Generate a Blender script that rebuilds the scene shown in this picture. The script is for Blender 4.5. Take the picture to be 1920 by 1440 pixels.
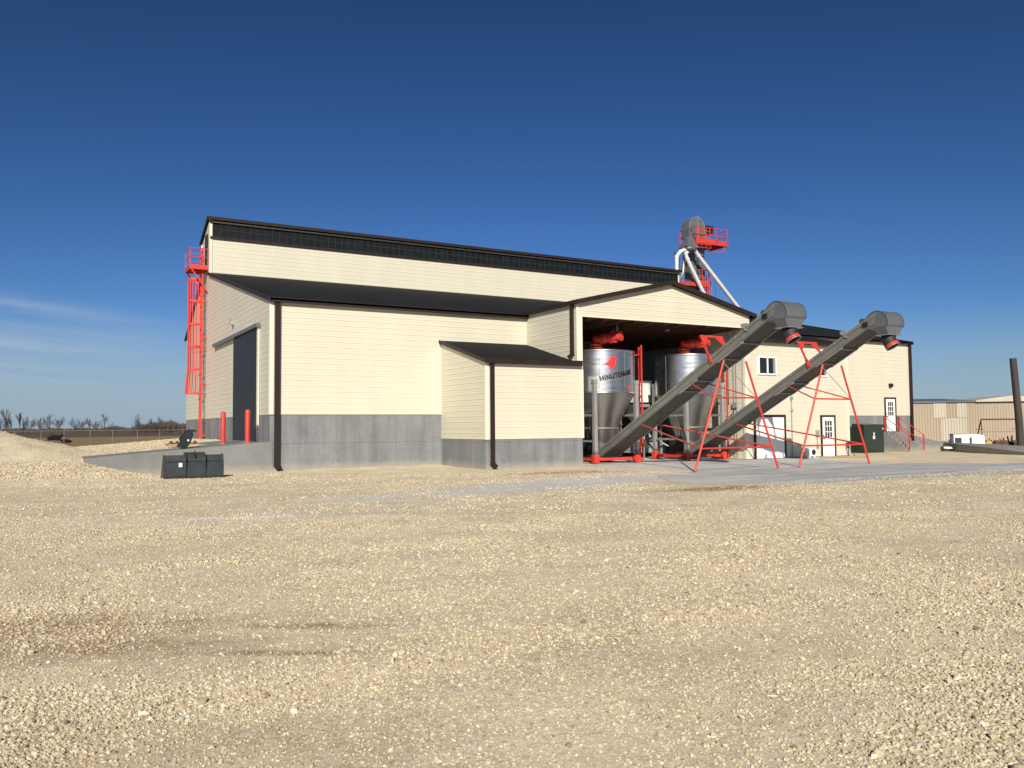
import bpy, bmesh, math, random
import numpy as np
from mathutils import Vector, Matrix

# ------------------------------------------------------------------ camera, sky, sun, exposure
scene = bpy.context.scene
for o in list(bpy.data.objects):
    bpy.data.objects.remove(o)
COL = scene.collection
random.seed(7)
RNG = np.random.default_rng(7)

H = 1.7
vx = np.array([2685., -57., -1545.]); vy = np.array([-888., -86., -1545.])
ax = vx / np.linalg.norm(vx)
ay = vy - ax * (vy @ ax); ay /= np.linalg.norm(ay)
az = np.cross(ax, ay)
R = np.array([ax, ay, az])
cam_d = bpy.data.cameras.new('camera')
cam = bpy.data.objects.new('camera', cam_d)
COL.objects.link(cam)
M = Matrix([list(R[0]) + [0], list(R[1]) + [0], list(R[2]) + [H], [0, 0, 0, 1]])
cam.matrix_world = M
cam_d.sensor_width = 36
cam_d.lens = 36 * 1545 / 1920
cam_d.clip_start = 0.1
cam_d.clip_end = 6000
scene.camera = cam

SUN = Vector((-0.93, -1.66, 1.0)).normalized()      # towards the sun
elev = math.asin(SUN.z)
world = bpy.data.worlds.new('World')
scene.world = world
world.use_nodes = True
wn, wl = world.node_tree.nodes, world.node_tree.links
wn.clear()
sky = wn.new('ShaderNodeTexSky'); sky.sky_type = 'NISHITA'
sky.sun_disc = False
sky.sun_elevation = elev
sky.sun_rotation = math.atan2(SUN.x, SUN.y)
sky.altitude = 200
sky.air_density = 1.0
sky.dust_density = 0.4
sky.ozone_density = 3.0
bg = wn.new('ShaderNodeBackground'); bg.inputs[1].default_value = 0.083
wo = wn.new('ShaderNodeOutputWorld')
# thin cirrus, low in the sky to the left
geo = wn.new('ShaderNodeTexCoord')
sep = wn.new('ShaderNodeSeparateXYZ'); wl.new(geo.outputs['Generated'], sep.inputs[0])
def wmath(op, a, b=None, c=None, clamp=False):
    n = wn.new('ShaderNodeMath'); n.operation = op; n.use_clamp = clamp
    for i, v in enumerate((a, b, c)):
        if v is None: continue
        if isinstance(v, (int, float)): n.inputs[i].default_value = v
        else: wl.new(v, n.inputs[i])
    return n.outputs[0]
# deepen the clear winter sky: per-channel response of the atmosphere
ssep = wn.new('ShaderNodeSeparateColor'); wl.new(sky.outputs[0], ssep.inputs[0])
scomb = wn.new('ShaderNodeCombineColor')
for ci_, (gain, pw) in enumerate(((0.47, 1.53), (0.56, 1.45), (0.80, 1.64))):
    q_ = wmath('MULTIPLY', wmath('POWER', wmath('MULTIPLY', ssep.outputs[ci_], 0.1035), pw), gain / 0.1035)
    wl.new(q_, scomb.inputs[ci_])
azi = wmath('ARCTAN2', sep.outputs[0], sep.outputs[1])
alt = wmath('ARCSINE', sep.outputs[2])
# streaks: band centres tilt gently with azimuth
def band(c0, slope, width, strength):
    d = wmath('ADD', wmath('MULTIPLY', azi, slope), c0)
    d = wmath('DIVIDE', wmath('SUBTRACT', alt, d), width)
    d = wmath('POWER', 2.718, wmath('MULTIPLY', wmath('MULTIPLY', d, d), -1.0))
    return wmath('MULTIPLY', d, strength)
b1 = band(0.128, -0.10, 0.010, 0.75)
b2 = band(0.088, -0.02, 0.022, 1.0)
b3 = band(0.050, 0.0, 0.020, 0.6)
bands = wmath('ADD', wmath('ADD', b1, b2), b3)
fade = wmath('MULTIPLY', wmath('SUBTRACT', 0.20, azi), 3.0, clamp=True)
cxyz = wn.new('ShaderNodeCombineXYZ')
wl.new(wmath('MULTIPLY', azi, 4.0), cxyz.inputs[0]); wl.new(wmath('MULTIPLY', wmath('ADD', alt, wmath('MULTIPLY', azi, 0.08)), 60.0), cxyz.inputs[1])
nz = wn.new('ShaderNodeTexNoise'); nz.inputs['Scale'].default_value = 1.2; nz.inputs['Detail'].default_value = 6
nz.inputs['Roughness'].default_value = 0.6
wl.new(cxyz.outputs[0], nz.inputs['Vector'])
cl = wmath('MULTIPLY', wmath('MULTIPLY', bands, fade), wmath('MULTIPLY', wmath('SUBTRACT', nz.outputs[0], 0.28), 2.0, clamp=True))
mixc = wn.new('ShaderNodeMix'); mixc.data_type = 'RGBA'
wl.new(wmath('MULTIPLY', cl, 1.0, clamp=True), mixc.inputs[0])
hz = wn.new('ShaderNodeMix'); hz.data_type = 'RGBA'
wl.new(wmath('MULTIPLY', wmath('SUBTRACT', 1.0, wmath('DIVIDE', alt, 0.125), clamp=True), 0.85), hz.inputs[0])
wl.new(scomb.outputs[0], hz.inputs[6]); hz.inputs[7].default_value = (3.15, 4.15, 5.35, 1)
wl.new(hz.outputs[2], mixc.inputs[6])
mixc.inputs[7].default_value = (4.6, 5.2, 6.2, 1)
wl.new(mixc.outputs[2], bg.inputs[0])
wl.new(bg.outputs[0], wo.inputs[0])

sun_d = bpy.data.lights.new('sun', 'SUN')
sun_d.energy = 4.6
sun_d.angle = math.radians(0.5)
sun_d.color = (1.0, 0.93, 0.82)
sun = bpy.data.objects.new('sun', sun_d); COL.objects.link(sun)
sun.location = (-30, -50, 60)
sun.rotation_euler = SUN.to_track_quat('Z', 'Y').to_euler()

scene.view_settings.view_transform = 'Standard'
scene.view_settings.look = 'None'
scene.view_settings.exposure = 0.32
scene.view_settings.gamma = 1.0
scene.render.resolution_x = 1024; scene.render.resolution_y = 768
scene.cycles.max_bounces = 6

# ------------------------------------------------------------------ materials
def mk(name, col, rough=0.6, metal=0.0, spec=0.5, noise=None, bump=None, aniso=None):
    """noise=(scale, amount, stretch xyz), bump=(scale, strength, distance)"""
    m = bpy.data.materials.new(name); m.use_nodes = True
    n, l = m.node_tree.nodes, m.node_tree.links
    p = n['Principled BSDF']
    p.inputs['Base Color'].default_value = (*col, 1)
    p.inputs['Roughness'].default_value = rough
    p.inputs['Metallic'].default_value = metal
    p.inputs['Specular IOR Level'].default_value = spec
    tc = n.new('ShaderNodeTexCoord')
    if noise:
        sc_, amt, st = noise
        mp = n.new('ShaderNodeMapping'); mp.inputs['Scale'].default_value = st
        l.new(tc.outputs['Object'], mp.inputs[0])
        t = n.new('ShaderNodeTexNoise'); t.inputs['Scale'].default_value = sc_; t.inputs['Detail'].default_value = 6
        t.inputs['Roughness'].default_value = 0.62
        l.new(mp.outputs[0], t.inputs['Vector'])
        mr = n.new('ShaderNodeMapRange')
        mr.inputs['From Min'].default_value = 0.3; mr.inputs['From Max'].default_value = 0.7
        mr.inputs['To Min'].default_value = 1 - amt; mr.inputs['To Max'].default_value = 1 + amt
        l.new(t.outputs[0], mr.inputs[0])
        mx = n.new('ShaderNodeVectorMath'); mx.operation = 'SCALE'
        mx.inputs[0].default_value = col
        l.new(mr.outputs[0], mx.inputs['Scale'])
        l.new(mx.outputs[0], p.inputs['Base Color'])
        mr2 = n.new('ShaderNodeMapRange')
        mr2.inputs['To Min'].default_value = max(0, rough - 0.12); mr2.inputs['To Max'].default_value = min(1, rough + 0.12)
        l.new(t.outputs[0], mr2.inputs[0]); l.new(mr2.outputs[0], p.inputs['Roughness'])
    if bump:
        t2 = n.new('ShaderNodeTexNoise'); t2.inputs['Scale'].default_value = bump[0]; t2.inputs['Detail'].default_value = 5
        l.new(tc.outputs['Object'], t2.inputs['Vector'])
        b = n.new('ShaderNodeBump'); b.inputs['Strength'].default_value = bump[1]; b.inputs['Distance'].default_value = bump[2]
        l.new(t2.outputs[0], b.inputs['Height']); l.new(b.outputs[0], p.inputs['Normal'])
    return m

MAT = {}
MAT['siding'] = mk('cream_siding', (0.605, 0.567, 0.442), 0.45, noise=(0.9, 0.035, (1, 1, 0.25)))
MAT['trim'] = mk('cream_trim', (0.70, 0.65, 0.51), 0.4)
MAT['brown'] = mk('brown_trim', (0.022, 0.013, 0.011), 0.55, spec=0.3, noise=(2.0, 0.15, (1, 1, 1)))
MAT['roof'] = mk('charcoal_roof', (0.0125, 0.0140, 0.0145), 0.85, spec=0.15, noise=(0.6, 0.10, (1, 1, 1)))
MAT['slate'] = mk('slate_door_metal', (0.011, 0.0145, 0.019), 0.5, noise=(0.5, 0.10, (1, 1, 0.1)))
MAT['red'] = mk('red_paint', (0.56, 0.046, 0.030), 0.45, noise=(3.0, 0.10, (1, 1, 1)))
MAT['redfade'] = mk('faded_red_paint', (0.44, 0.055, 0.035), 0.5, noise=(5.0, 0.18, (1, 1, 1)))
MAT['galv'] = mk('galvanised_steel', (0.42, 0.42, 0.39), 0.45, metal=0.75, noise=(6.0, 0.16, (1, 1, 1)))
MAT['galv_dull'] = mk('dull_galvanised_steel', (0.20, 0.196, 0.172), 0.5, metal=0.2, noise=(1.6, 0.16, (1, 1, 1)))
MAT['galv_hood'] = mk('grey_hood_metal', (0.15, 0.158, 0.172), 0.42, metal=0.3, noise=(2.0, 0.12, (1, 1, 1)))
MAT['galv_post'] = mk('grey_post_steel', (0.36, 0.36, 0.34), 0.5, metal=0.4, noise=(4.0, 0.12, (1, 1, 0.3)))
MAT['bin'] = mk('stainless_bin', (0.60, 0.60, 0.59), 0.30, metal=1.0, noise=(1.5, 0.06, (1, 1, 6)))
MAT['cone'] = mk('stainless_cone', (0.45, 0.44, 0.41), 0.36, metal=0.95, noise=(2.4, 0.12, (1, 1, 0.5)))
MAT['pan'] = mk('belly_pan', (0.065, 0.065, 0.057), 0.6, metal=0.1, noise=(1.2, 0.2, (1, 1, 1)))
MAT['rubber'] = mk('black_rubber', (0.02, 0.02, 0.02), 0.6)
MAT['black'] = mk('black_paint', (0.016, 0.018, 0.019), 0.42, noise=(3.0, 0.2, (1, 1, 1)))
MAT['bucket'] = mk('dark_grey_paint', (0.030, 0.033, 0.034), 0.4, noise=(3.0, 0.15, (1, 1, 1)))
MAT['white'] = mk('white_paint', (0.80, 0.78, 0.74), 0.45)
MAT['spout'] = mk('bright_spout', (0.70, 0.70, 0.70), 0.4, metal=0.2, noise=(4, 0.05, (1, 1, 1)))
MAT['green'] = mk('green_enamel', (0.022, 0.036, 0.026), 0.42, noise=(1.5, 0.15, (1, 1, 1)))
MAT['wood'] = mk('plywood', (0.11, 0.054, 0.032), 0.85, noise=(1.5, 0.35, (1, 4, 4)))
MAT['lumber'] = mk('lumber', (0.33, 0.23, 0.13), 0.85, noise=(4, 0.25, (1, 1, 4)))
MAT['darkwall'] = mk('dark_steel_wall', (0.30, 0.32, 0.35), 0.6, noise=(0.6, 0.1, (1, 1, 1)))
MAT['rust'] = mk('rusty_steel', (0.095, 0.035, 0.022), 0.85, noise=(6, 0.4, (1, 1, 1)))
MAT['tan'] = mk('tan_corrugated', (0.32, 0.262, 0.19), 0.6, noise=(0.25, 0.12, (1, 1, 0.2)))
MAT['palepanel'] = mk('pale_corrugated', (0.42, 0.385, 0.31), 0.6, noise=(0.4, 0.1, (1, 1, 0.2)))
MAT['greyroof'] = mk('grey_roof', (0.10, 0.11, 0.12), 0.5)
MAT['fence'] = mk('weathered_fence_steel', (0.20, 0.185, 0.16), 0.7)
MAT['pole'] = mk('dark_pole', (0.045, 0.036, 0.030), 0.8, noise=(3, 0.3, (1, 1, 0.15)))
MAT['bark'] = mk('bark', (0.075, 0.063, 0.056), 0.9)
MAT['brush'] = mk('winter_brush', (0.080, 0.060, 0.050), 0.95, noise=(0.05, 0.3, (1, 1, 1)))
MAT['cow'] = mk('black_hide', (0.010, 0.008, 0.008), 0.85, spec=0.1)
MAT['yellow'] = mk('yellow_paint', (0.55, 0.30, 0.03), 0.5)
MAT['screen'] = mk('grey_plastic', (0.22, 0.23, 0.22), 0.5)

def mat_glass(name, tint):
    m = mk(name, tint, 0.06, 0.0, 0.6)
    return m
MAT['glass'] = mat_glass('dark_glass', (0.012, 0.016, 0.018))
MAT['clere'] = mk('clerestory_glazing', (0.006, 0.009, 0.010), 0.5, spec=0.2, noise=(2, 0.4, (1, 1, 1)))
MAT['mull'] = mk('dark_mullion', (0.017, 0.020, 0.018), 0.8, spec=0.3)

def mat_concrete(name, base, streak=True, warm=False):
    m = bpy.data.materials.new(name); m.use_nodes = True
    n, l = m.node_tree.nodes, m.node_tree.links
    p = n['Principled BSDF']; p.inputs['Roughness'].default_value = 0.85
    p.inputs['Specular IOR Level'].default_value = 0.25
    g = n.new('ShaderNodeNewGeometry')
    def nz_(scale, st, det=6, ro=0.6):
        mp = n.new('ShaderNodeMapping'); mp.inputs['Scale'].default_value = st
        l.new(g.outputs['Position'], mp.inputs[0])
        t = n.new('ShaderNodeTexNoise'); t.inputs['Scale'].default_value = scale; t.inputs['Detail'].default_value = det
        t.inputs['Roughness'].default_value = ro
        l.new(mp.outputs[0], t.inputs['Vector']); return t.outputs[0]
    def mr(src, a, b, c, d):
        q = n.new('ShaderNodeMapRange')
        for i, v in zip((1, 2, 3, 4), (a, b, c, d)): q.inputs[i].default_value = v
        l.new(src, q.inputs[0]); return q.outputs[0]
    def mul(a, b):
        q = n.new('ShaderNodeMath'); q.operation = 'MULTIPLY'; l.new(a, q.inputs[0]); l.new(b, q.inputs[1]); return q.outputs[0]
    f = mul(mr(nz_(0.9, (1, 1, 1)), 0.3, 0.7, 0.84, 1.12), mr(nz_(9, (1, 1, 1)), 0.3, 0.7, 0.93, 1.06))
    if streak:
        f = mul(f, mr(nz_(1.0, (2.6, 2.6, 0.22)), 0.32, 0.68, 0.80, 1.16))
        # form-work pour joint line
        sp = n.new('ShaderNodeSeparateXYZ'); l.new(g.outputs['Position'], sp.inputs[0])
        s = n.new('ShaderNodeMath'); s.operation = 'SUBTRACT'; l.new(sp.outputs[2], s.inputs[0]); s.inputs[1].default_value = 1.10
        s2 = n.new('ShaderNodeMath'); s2.operation = 'MULTIPLY_ADD'; l.new(nz_(1.2, (1, 1, 1)), s2.inputs[0]); s2.inputs[1].default_value = 0.06; l.new(s.outputs[0], s2.inputs[2])
        a = n.new('ShaderNodeMath'); a.operation = 'ABSOLUTE'; l.new(s2.outputs[0], a.inputs[0])
        f = mul(f, mr(a.outputs[0], 0.0, 0.022, 0.70, 1.0))
    v = n.new('ShaderNodeVectorMath'); v.operation = 'SCALE'; v.inputs[0].default_value = base
    l.new(f, v.inputs['Scale'])
    sp2 = n.new('ShaderNodeSeparateXYZ'); l.new(g.outputs['Position'], sp2.inputs[0])
    zz = n.new('ShaderNodeMath'); zz.operation = 'MULTIPLY_ADD'; l.new(nz_(2.5, (1, 1, 1)), zz.inputs[0]); zz.inputs[1].default_value = -0.45; l.new(sp2.outputs[2], zz.inputs[2])
    mxx = n.new('ShaderNodeMix'); mxx.data_type = 'RGBA'
    l.new(mr(zz.outputs[0], -0.22, 0.10, 0.55, 0.0), mxx.inputs[0]); l.new(v.outputs[0], mxx.inputs[6]); mxx.inputs[7].default_value = (0.42, 0.37, 0.28, 1)
    l.new(mxx.outputs[2], p.inputs['Base Color'])
    b = n.new('ShaderNodeBump'); b.inputs['Strength'].default_value = 0.25; b.inputs['Distance'].default_value = 0.01
    l.new(nz_(14, (1, 1, 1)), b.inputs['Height']); l.new(b.outputs[0], p.inputs['Normal'])
    return m
MAT['conc'] = mat_concrete('foundation_concrete', (0.200, 0.206, 0.209))
MAT['conc2'] = mat_concrete('ramp_concrete', (0.215, 0.215, 0.205), streak=False)

# gravel / pad ground material -----------------------------------------
class NT:
    def __init__(s, m):
        m.use_nodes = True; s.n, s.l = m.node_tree.nodes, m.node_tree.links; s.p = s.n['Principled BSDF']
        s.g = s.n.new('ShaderNodeNewGeometry'); s.pos = s.g.outputs['Position']
        sp = s.n.new('ShaderNodeSeparateXYZ'); s.l.new(s.pos, sp.inputs[0]); s.x, s.y, s.z = sp.outputs
    def set(s, sock, v):
        if isinstance(v, (int, float)): sock.default_value = v
        elif isinstance(v, tuple): sock.default_value = (*v, 1) if len(sock.default_value) == 4 and len(v) == 3 else v
        else: s.l.new(v, sock)
    def math(s, op, *a, clamp=False):
        q = s.n.new('ShaderNodeMath'); q.operation = op; q.use_clamp = clamp
        for i, v in enumerate(a): s.set(q.inputs[i], v)
        return q.outputs[0]
    def noise(s, scale, det=5, ro=0.6, st=None, out=0):
        t = s.n.new('ShaderNodeTexNoise'); t.inputs['Scale'].default_value = scale
        t.inputs['Detail'].default_value = det; t.inputs['Roughness'].default_value = ro
        if st:
            mp = s.n.new('ShaderNodeMapping'); mp.inputs['Scale'].default_value = st; s.l.new(s.pos, mp.inputs[0]); s.l.new(mp.outputs[0], t.inputs['Vector'])
        else: s.l.new(s.pos, t.inputs['Vector'])
        return t.outputs[out]
    def vor(s, scale, feature='F1', out='Distance', rnd=1.0, st=None):
        t = s.n.new('ShaderNodeTexVoronoi'); t.feature = feature; t.inputs['Scale'].default_value = scale
        t.inputs['Randomness'].default_value = rnd
        src = s.pos
        if st:
            mp = s.n.new('ShaderNodeMapping'); mp.inputs['Scale'].default_value = st; s.l.new(s.pos, mp.inputs[0]); src = mp.outputs[0]
        s.l.new(src, t.inputs['Vector']); return t.outputs[out]
    def mr(s, v, a, b, c, d, clamp=True):
        q = s.n.new('ShaderNodeMapRange'); q.clamp = clamp
        s.set(q.inputs[0], v)
        for i, w in zip((1, 2, 3, 4), (a, b, c, d)): q.inputs[i].default_value = w
        return q.outputs[0]
    def ramp(s, v, stops):
        q = s.n.new('ShaderNodeValToRGB'); el = q.color_ramp.elements
        while len(el) < len(stops): el.new(0.5)
        for e, (t, c) in zip(el, stops): e.position = t; e.color = (*c, 1)
        s.set(q.inputs[0], v); return q.outputs[0]
    def mix(s, f, a, b, mode='MIX'):
        q = s.n.new('ShaderNodeMix'); q.data_type = 'RGBA'; q.blend_type = mode
        s.set(q.inputs[0], f); s.set(q.inputs[6], a); s.set(q.inputs[7], b); return q.outputs[2]
    def ell(s, cx, cy, rx, ry, ang=0.0, soft=0.5, wob=0.8, wsc=0.6):
        c, sn = math.cos(ang), math.sin(ang)
        dx = s.math('SUBTRACT', s.x, cx); dy = s.math('SUBTRACT', s.y, cy)
        u = s.math('DIVIDE', s.math('ADD', s.math('MULTIPLY', dx, c), s.math('MULTIPLY', dy, sn)), rx)
        v = s.math('DIVIDE', s.math('ADD', s.math('MULTIPLY', dx, -sn), s.math('MULTIPLY', dy, c)), ry)
        d = s.math('SQRT', s.math('ADD', s.math('MULTIPLY', u, u), s.math('MULTIPLY', v, v)))
        d = s.math('ADD', d, s.math('MULTIPLY', s.math('SUBTRACT', s.noise(wsc, 6, 0.65), 0.5), wob * 2))
        return s.mr(d, 1 - soft, 1 + soft, 1, 0)

def gravel_stains(t, base, wet=0.85):
    """wet soil and dust that lie on the yard itself"""
    damp = t.math('MAXIMUM', t.ell(15.9, 16.3, 1.9, 0.55, -0.05, 0.5, 1.1, 1.6), t.math('MULTIPLY', t.ell(16.2, 24.3, 2.1, 0.7, -0.35, 0.5, 1.1, 1.6), 0.8))
    soil = t.math('MAXIMUM', t.ell(0.15, 8.3, 1.5, 0.42, -0.50, 0.5, 1.2, 2.4), t.ell(0.35, 7.35, 1.1, 0.35, -0.50, 0.5, 1.2, 2.8))
    soil = t.math('MAXIMUM', soil, t.ell(2.05, 7.1, 0.7, 0.10, -0.53, 0.5, 0.7, 4.0))
    soil = t.math('MAXIMUM', soil, t.ell(1.58, 6.35, 0.62, 0.075, -0.53, 0.4, 0.35, 4.0))
    soil = t.math('MAXIMUM', soil, t.math('MULTIPLY', t.ell(0.7, 4.7, 0.9, 0.4, -0.5, 0.8, 1.2, 2.0), 0.45))
    brk = t.mr(t.noise(7.0, 6, 0.75), 0.40, 0.58, 0.35, 1.0)
    soil = t.math('MULTIPLY', soil, brk)
    c = t.mix(t.math('MULTIPLY', t.math('MAXIMUM', damp, soil), wet), base, (0.27, 0.17, 0.095))
    dust = t.ell(13.4, 20.3, 5.2, 1.5, 0.30, 0.45, 0.55, 0.9)
    dust = t.math('MAXIMUM', dust, t.math('MULTIPLY', t.ell(7.6, 19.2, 2.4, 0.8, 0.2, 0.6, 0.8, 0.9), 0.6))
    dust = t.math('MAXIMUM', dust, t.math('MULTIPLY', t.ell(3.6, 16.2, 3.0, 0.5, -0.2, 0.8, 0.8, 0.7), 0.5))
    c = t.mix(t.math('MULTIPLY', dust, 0.85), c, (0.56, 0.54, 0.505))
    return c

def mat_gravel():
    m = bpy.data.materials.new('gravel_ground'); t = NT(m)
    big = t.noise(0.28, 5, 0.6); mid = t.noise(1.7, 6, 0.65)
    base = t.ramp(big, [(0.30, (0.695, 0.592, 0.425)), (0.50, (0.755, 0.655, 0.475)), (0.72, (0.79, 0.705, 0.530))])
    base = t.mix(t.mr(mid, 0.35, 0.7, 0, 0.35), base, (0.55, 0.465, 0.31))
    # wheel-worn bands of fines running across the yard
    band = t.noise(0.55, 4, 0.55, st=(0.25, 1.0, 1.0))
    base = t.mix(t.mr(band, 0.55, 0.72, 0, 0.3), base, (0.59, 0.54, 0.42))
    # stones: per cell tone
    for sc_, amt in ((38.0, 0.5), (85.0, 0.4)):
        col = t.vor(sc_, out='Color')
        sep_ = t.n.new('ShaderNodeSeparateColor'); t.l.new(col, sep_.inputs[0])
        tone = t.ramp(sep_.outputs[0], [(0.0, (0.66, 0.60, 0.52)), (0.35, (0.92, 0.91, 0.90)), (0.75, (1.07, 1.07, 1.07)), (1.0, (1.25, 1.25, 1.24))])
        base = t.mix(amt, base, t.mix(1.0, base, tone, 'MULTIPLY'))
    d = t.vor(48.0)
    edge = t.mr(d, 0.30, 0.62, 1.0, 0.62)
    gap_shade = t.mix(1.0, base, t.ramp(edge, [(0, (0, 0, 0)), (1, (1, 1, 1))]), 'MULTIPLY')  # shade between the stones, painted into the ground colour
    base = t.mix(t.mr(t.noise(0.9, 4, 0.6), 0.4, 0.62, 0.15, 0.8), base, gap_shade)
    c = gravel_stains(t, base)
    t.l.new(c, t.p.inputs['Base Color'])
    t.p.inputs['Roughness'].default_value = 0.95; t.p.inputs['Specular IOR Level'].default_value = 0.12
    h = t.math('ADD', t.math('MULTIPLY', t.mr(d, 0.0, 0.6, 1.0, 0.0), 0.0015), t.math('MULTIPLY', t.noise(30, 3, 0.6), 0.003))
    h = t.math('ADD', h, t.math('MULTIPLY', t.noise(6.0, 4, 0.6), 0.02))
    b = t.n.new('ShaderNodeBump'); b.inputs['Strength'].default_value = 0.42; b.inputs['Distance'].default_value = 1.0
    t.l.new(h, b.inputs['Height']); t.l.new(b.outputs[0], t.p.inputs['Normal'])
    return m
MAT['gravel'] = mat_gravel()

def mat_stone():
    m = bpy.data.materials.new('limestone_chips'); t = NT(m)
    oi = t.n.new('ShaderNodeObjectInfo')
    c = t.ramp(oi.outputs['Random'], [(0.0, (0.237, 0.192, 0.127)), (0.10, (0.398, 0.332, 0.217)), (0.30, (0.502, 0.422, 0.288)), (0.60, (0.560, 0.475, 0.330)), (0.85, (0.626, 0.547, 0.396)), (0.97, (0.721, 0.663, 0.520)), (1.0, (0.313, 0.317, 0.302))])
    c = t.mix(1.0, c, t.ramp(t.noise(60, 3, 0.6), [(0.3, (0.90, 0.90, 0.89)), (0.7, (1.06, 1.06, 1.06))]), 'MULTIPLY')
    c = gravel_stains(t, c, 0.28)
    t.l.new(c, t.p.inputs['Base Color'])
    t.p.inputs['Roughness'].default_value = 0.9; t.p.inputs['Specular IOR Level'].default_value = 0.15
    return m
MAT['stone'] = mat_stone()

def mat_pad():
    m = bpy.data.materials.new('pad_concrete'); t = NT(m)
    base = t.ramp(t.noise(0.45, 6, 0.6), [(0.3, (0.30, 0.31, 0.315)), (0.7, (0.43, 0.43, 0.425))])
    streak = t.noise(0.8, 6, 0.65, st=(0.30, 1.5, 1))
    base = t.mix(t.mr(streak, 0.46, 0.66, 0, 0.75), base, (0.66, 0.645, 0.61))
    near = t.mr(t.y, 21.0, 27.0, 0.0, 0.65)
    base = t.mix(t.math('MULTIPLY', near, t.mr(t.noise(1.2, 6, 0.6), 0.35, 0.6, 0.2, 1.0)), base, (0.72, 0.69, 0.63))
    base = t.mix(t.mr(t.noise(3.5, 5, 0.7), 0.60, 0.76, 0, 0.45), base, (0.20, 0.19, 0.17))
    # gravel tracked over the left and near edges
    e_ = t.math('ADD', t.mr(t.x, 16.0, 20.5, 0.75, 0.0), t.math('MULTIPLY', t.math('SUBTRACT', t.noise(1.1, 6, 0.7), 0.5), 1.6), clamp=True)
    base = t.mix(e_, base, (0.63, 0.585, 0.52))
    base = t.mix(t.mr(t.vor(22.0), 0.0, 0.20, 0.55, 0.0), base, (0.66, 0.60, 0.50))
    t.l.new(base, t.p.inputs['Base Color'])
    t.p.inputs['Roughness'].default_value = 0.8; t.p.inputs['Specular IOR Level'].default_value = 0.3
    b = t.n.new('ShaderNodeBump'); b.inputs['Strength'].default_value = 0.3; b.inputs['Distance'].default_value = 0.02
    t.l.new(t.noise(6, 6, 0.7), b.inputs['Height']); t.l.new(b.outputs[0], t.p.inputs['Normal'])
    return m
MAT['pad'] = mat_pad()

def mat_field():
    m = bpy.data.materials.new('winter_field'); t = NT(m)
    base = t.ramp(t.noise(0.02, 6, 0.6, st=(0.35, 1, 1)), [(0.35, (0.23, 0.165, 0.092)), (0.52, (0.31, 0.225, 0.130)), (0.68, (0.37, 0.29, 0.18))])
    base = t.mix(t.mr(t.noise(0.35, 6, 0.7), 0.35, 0.7, 0, 0.5), base, (0.19, 0.13, 0.07))
    far = t.mr(t.y, 190, 215, 0, 1)
    base = t.mix(far, base, t.ramp(t.noise(0.012, 5, 0.6, st=(0.15, 1, 1)), [(0.42, (0.075, 0.060, 0.042)), (0.6, (0.21, 0.18, 0.13))]))
    t.l.new(base, t.p.inputs['Base Color']); t.p.inputs['Roughness'].default_value = 1.0
    t.p.inputs['Specular IOR Level'].default_value = 0.0
    b = t.n.new('ShaderNodeBump'); b.inputs['Strength'].default_value = 0.6; b.inputs['Distance'].default_value = 0.15
    t.l.new(t.noise(2.0, 6, 0.7), b.inputs['Height']); t.l.new(b.outputs[0], t.p.inputs['Normal'])
    return m
MAT['field'] = mat_field()

# ------------------------------------------------------------------ mesh builder
def tag(o, label=None, cat=None, group=None, kind=None):
    if label: o['label'] = label
    if cat: o['category'] = cat
    if group: o['group'] = group
    if kind: o['kind'] = kind
    return o
def thing(name, loc, label, cat, group=None):
    o = bpy.data.objects.new(name, None); COL.objects.link(o); o.location = loc; o.empty_display_size = 0.3
    return tag(o, label, cat, group)
def root_of(o):
    while o.parent: o = o.parent
    return o

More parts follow.
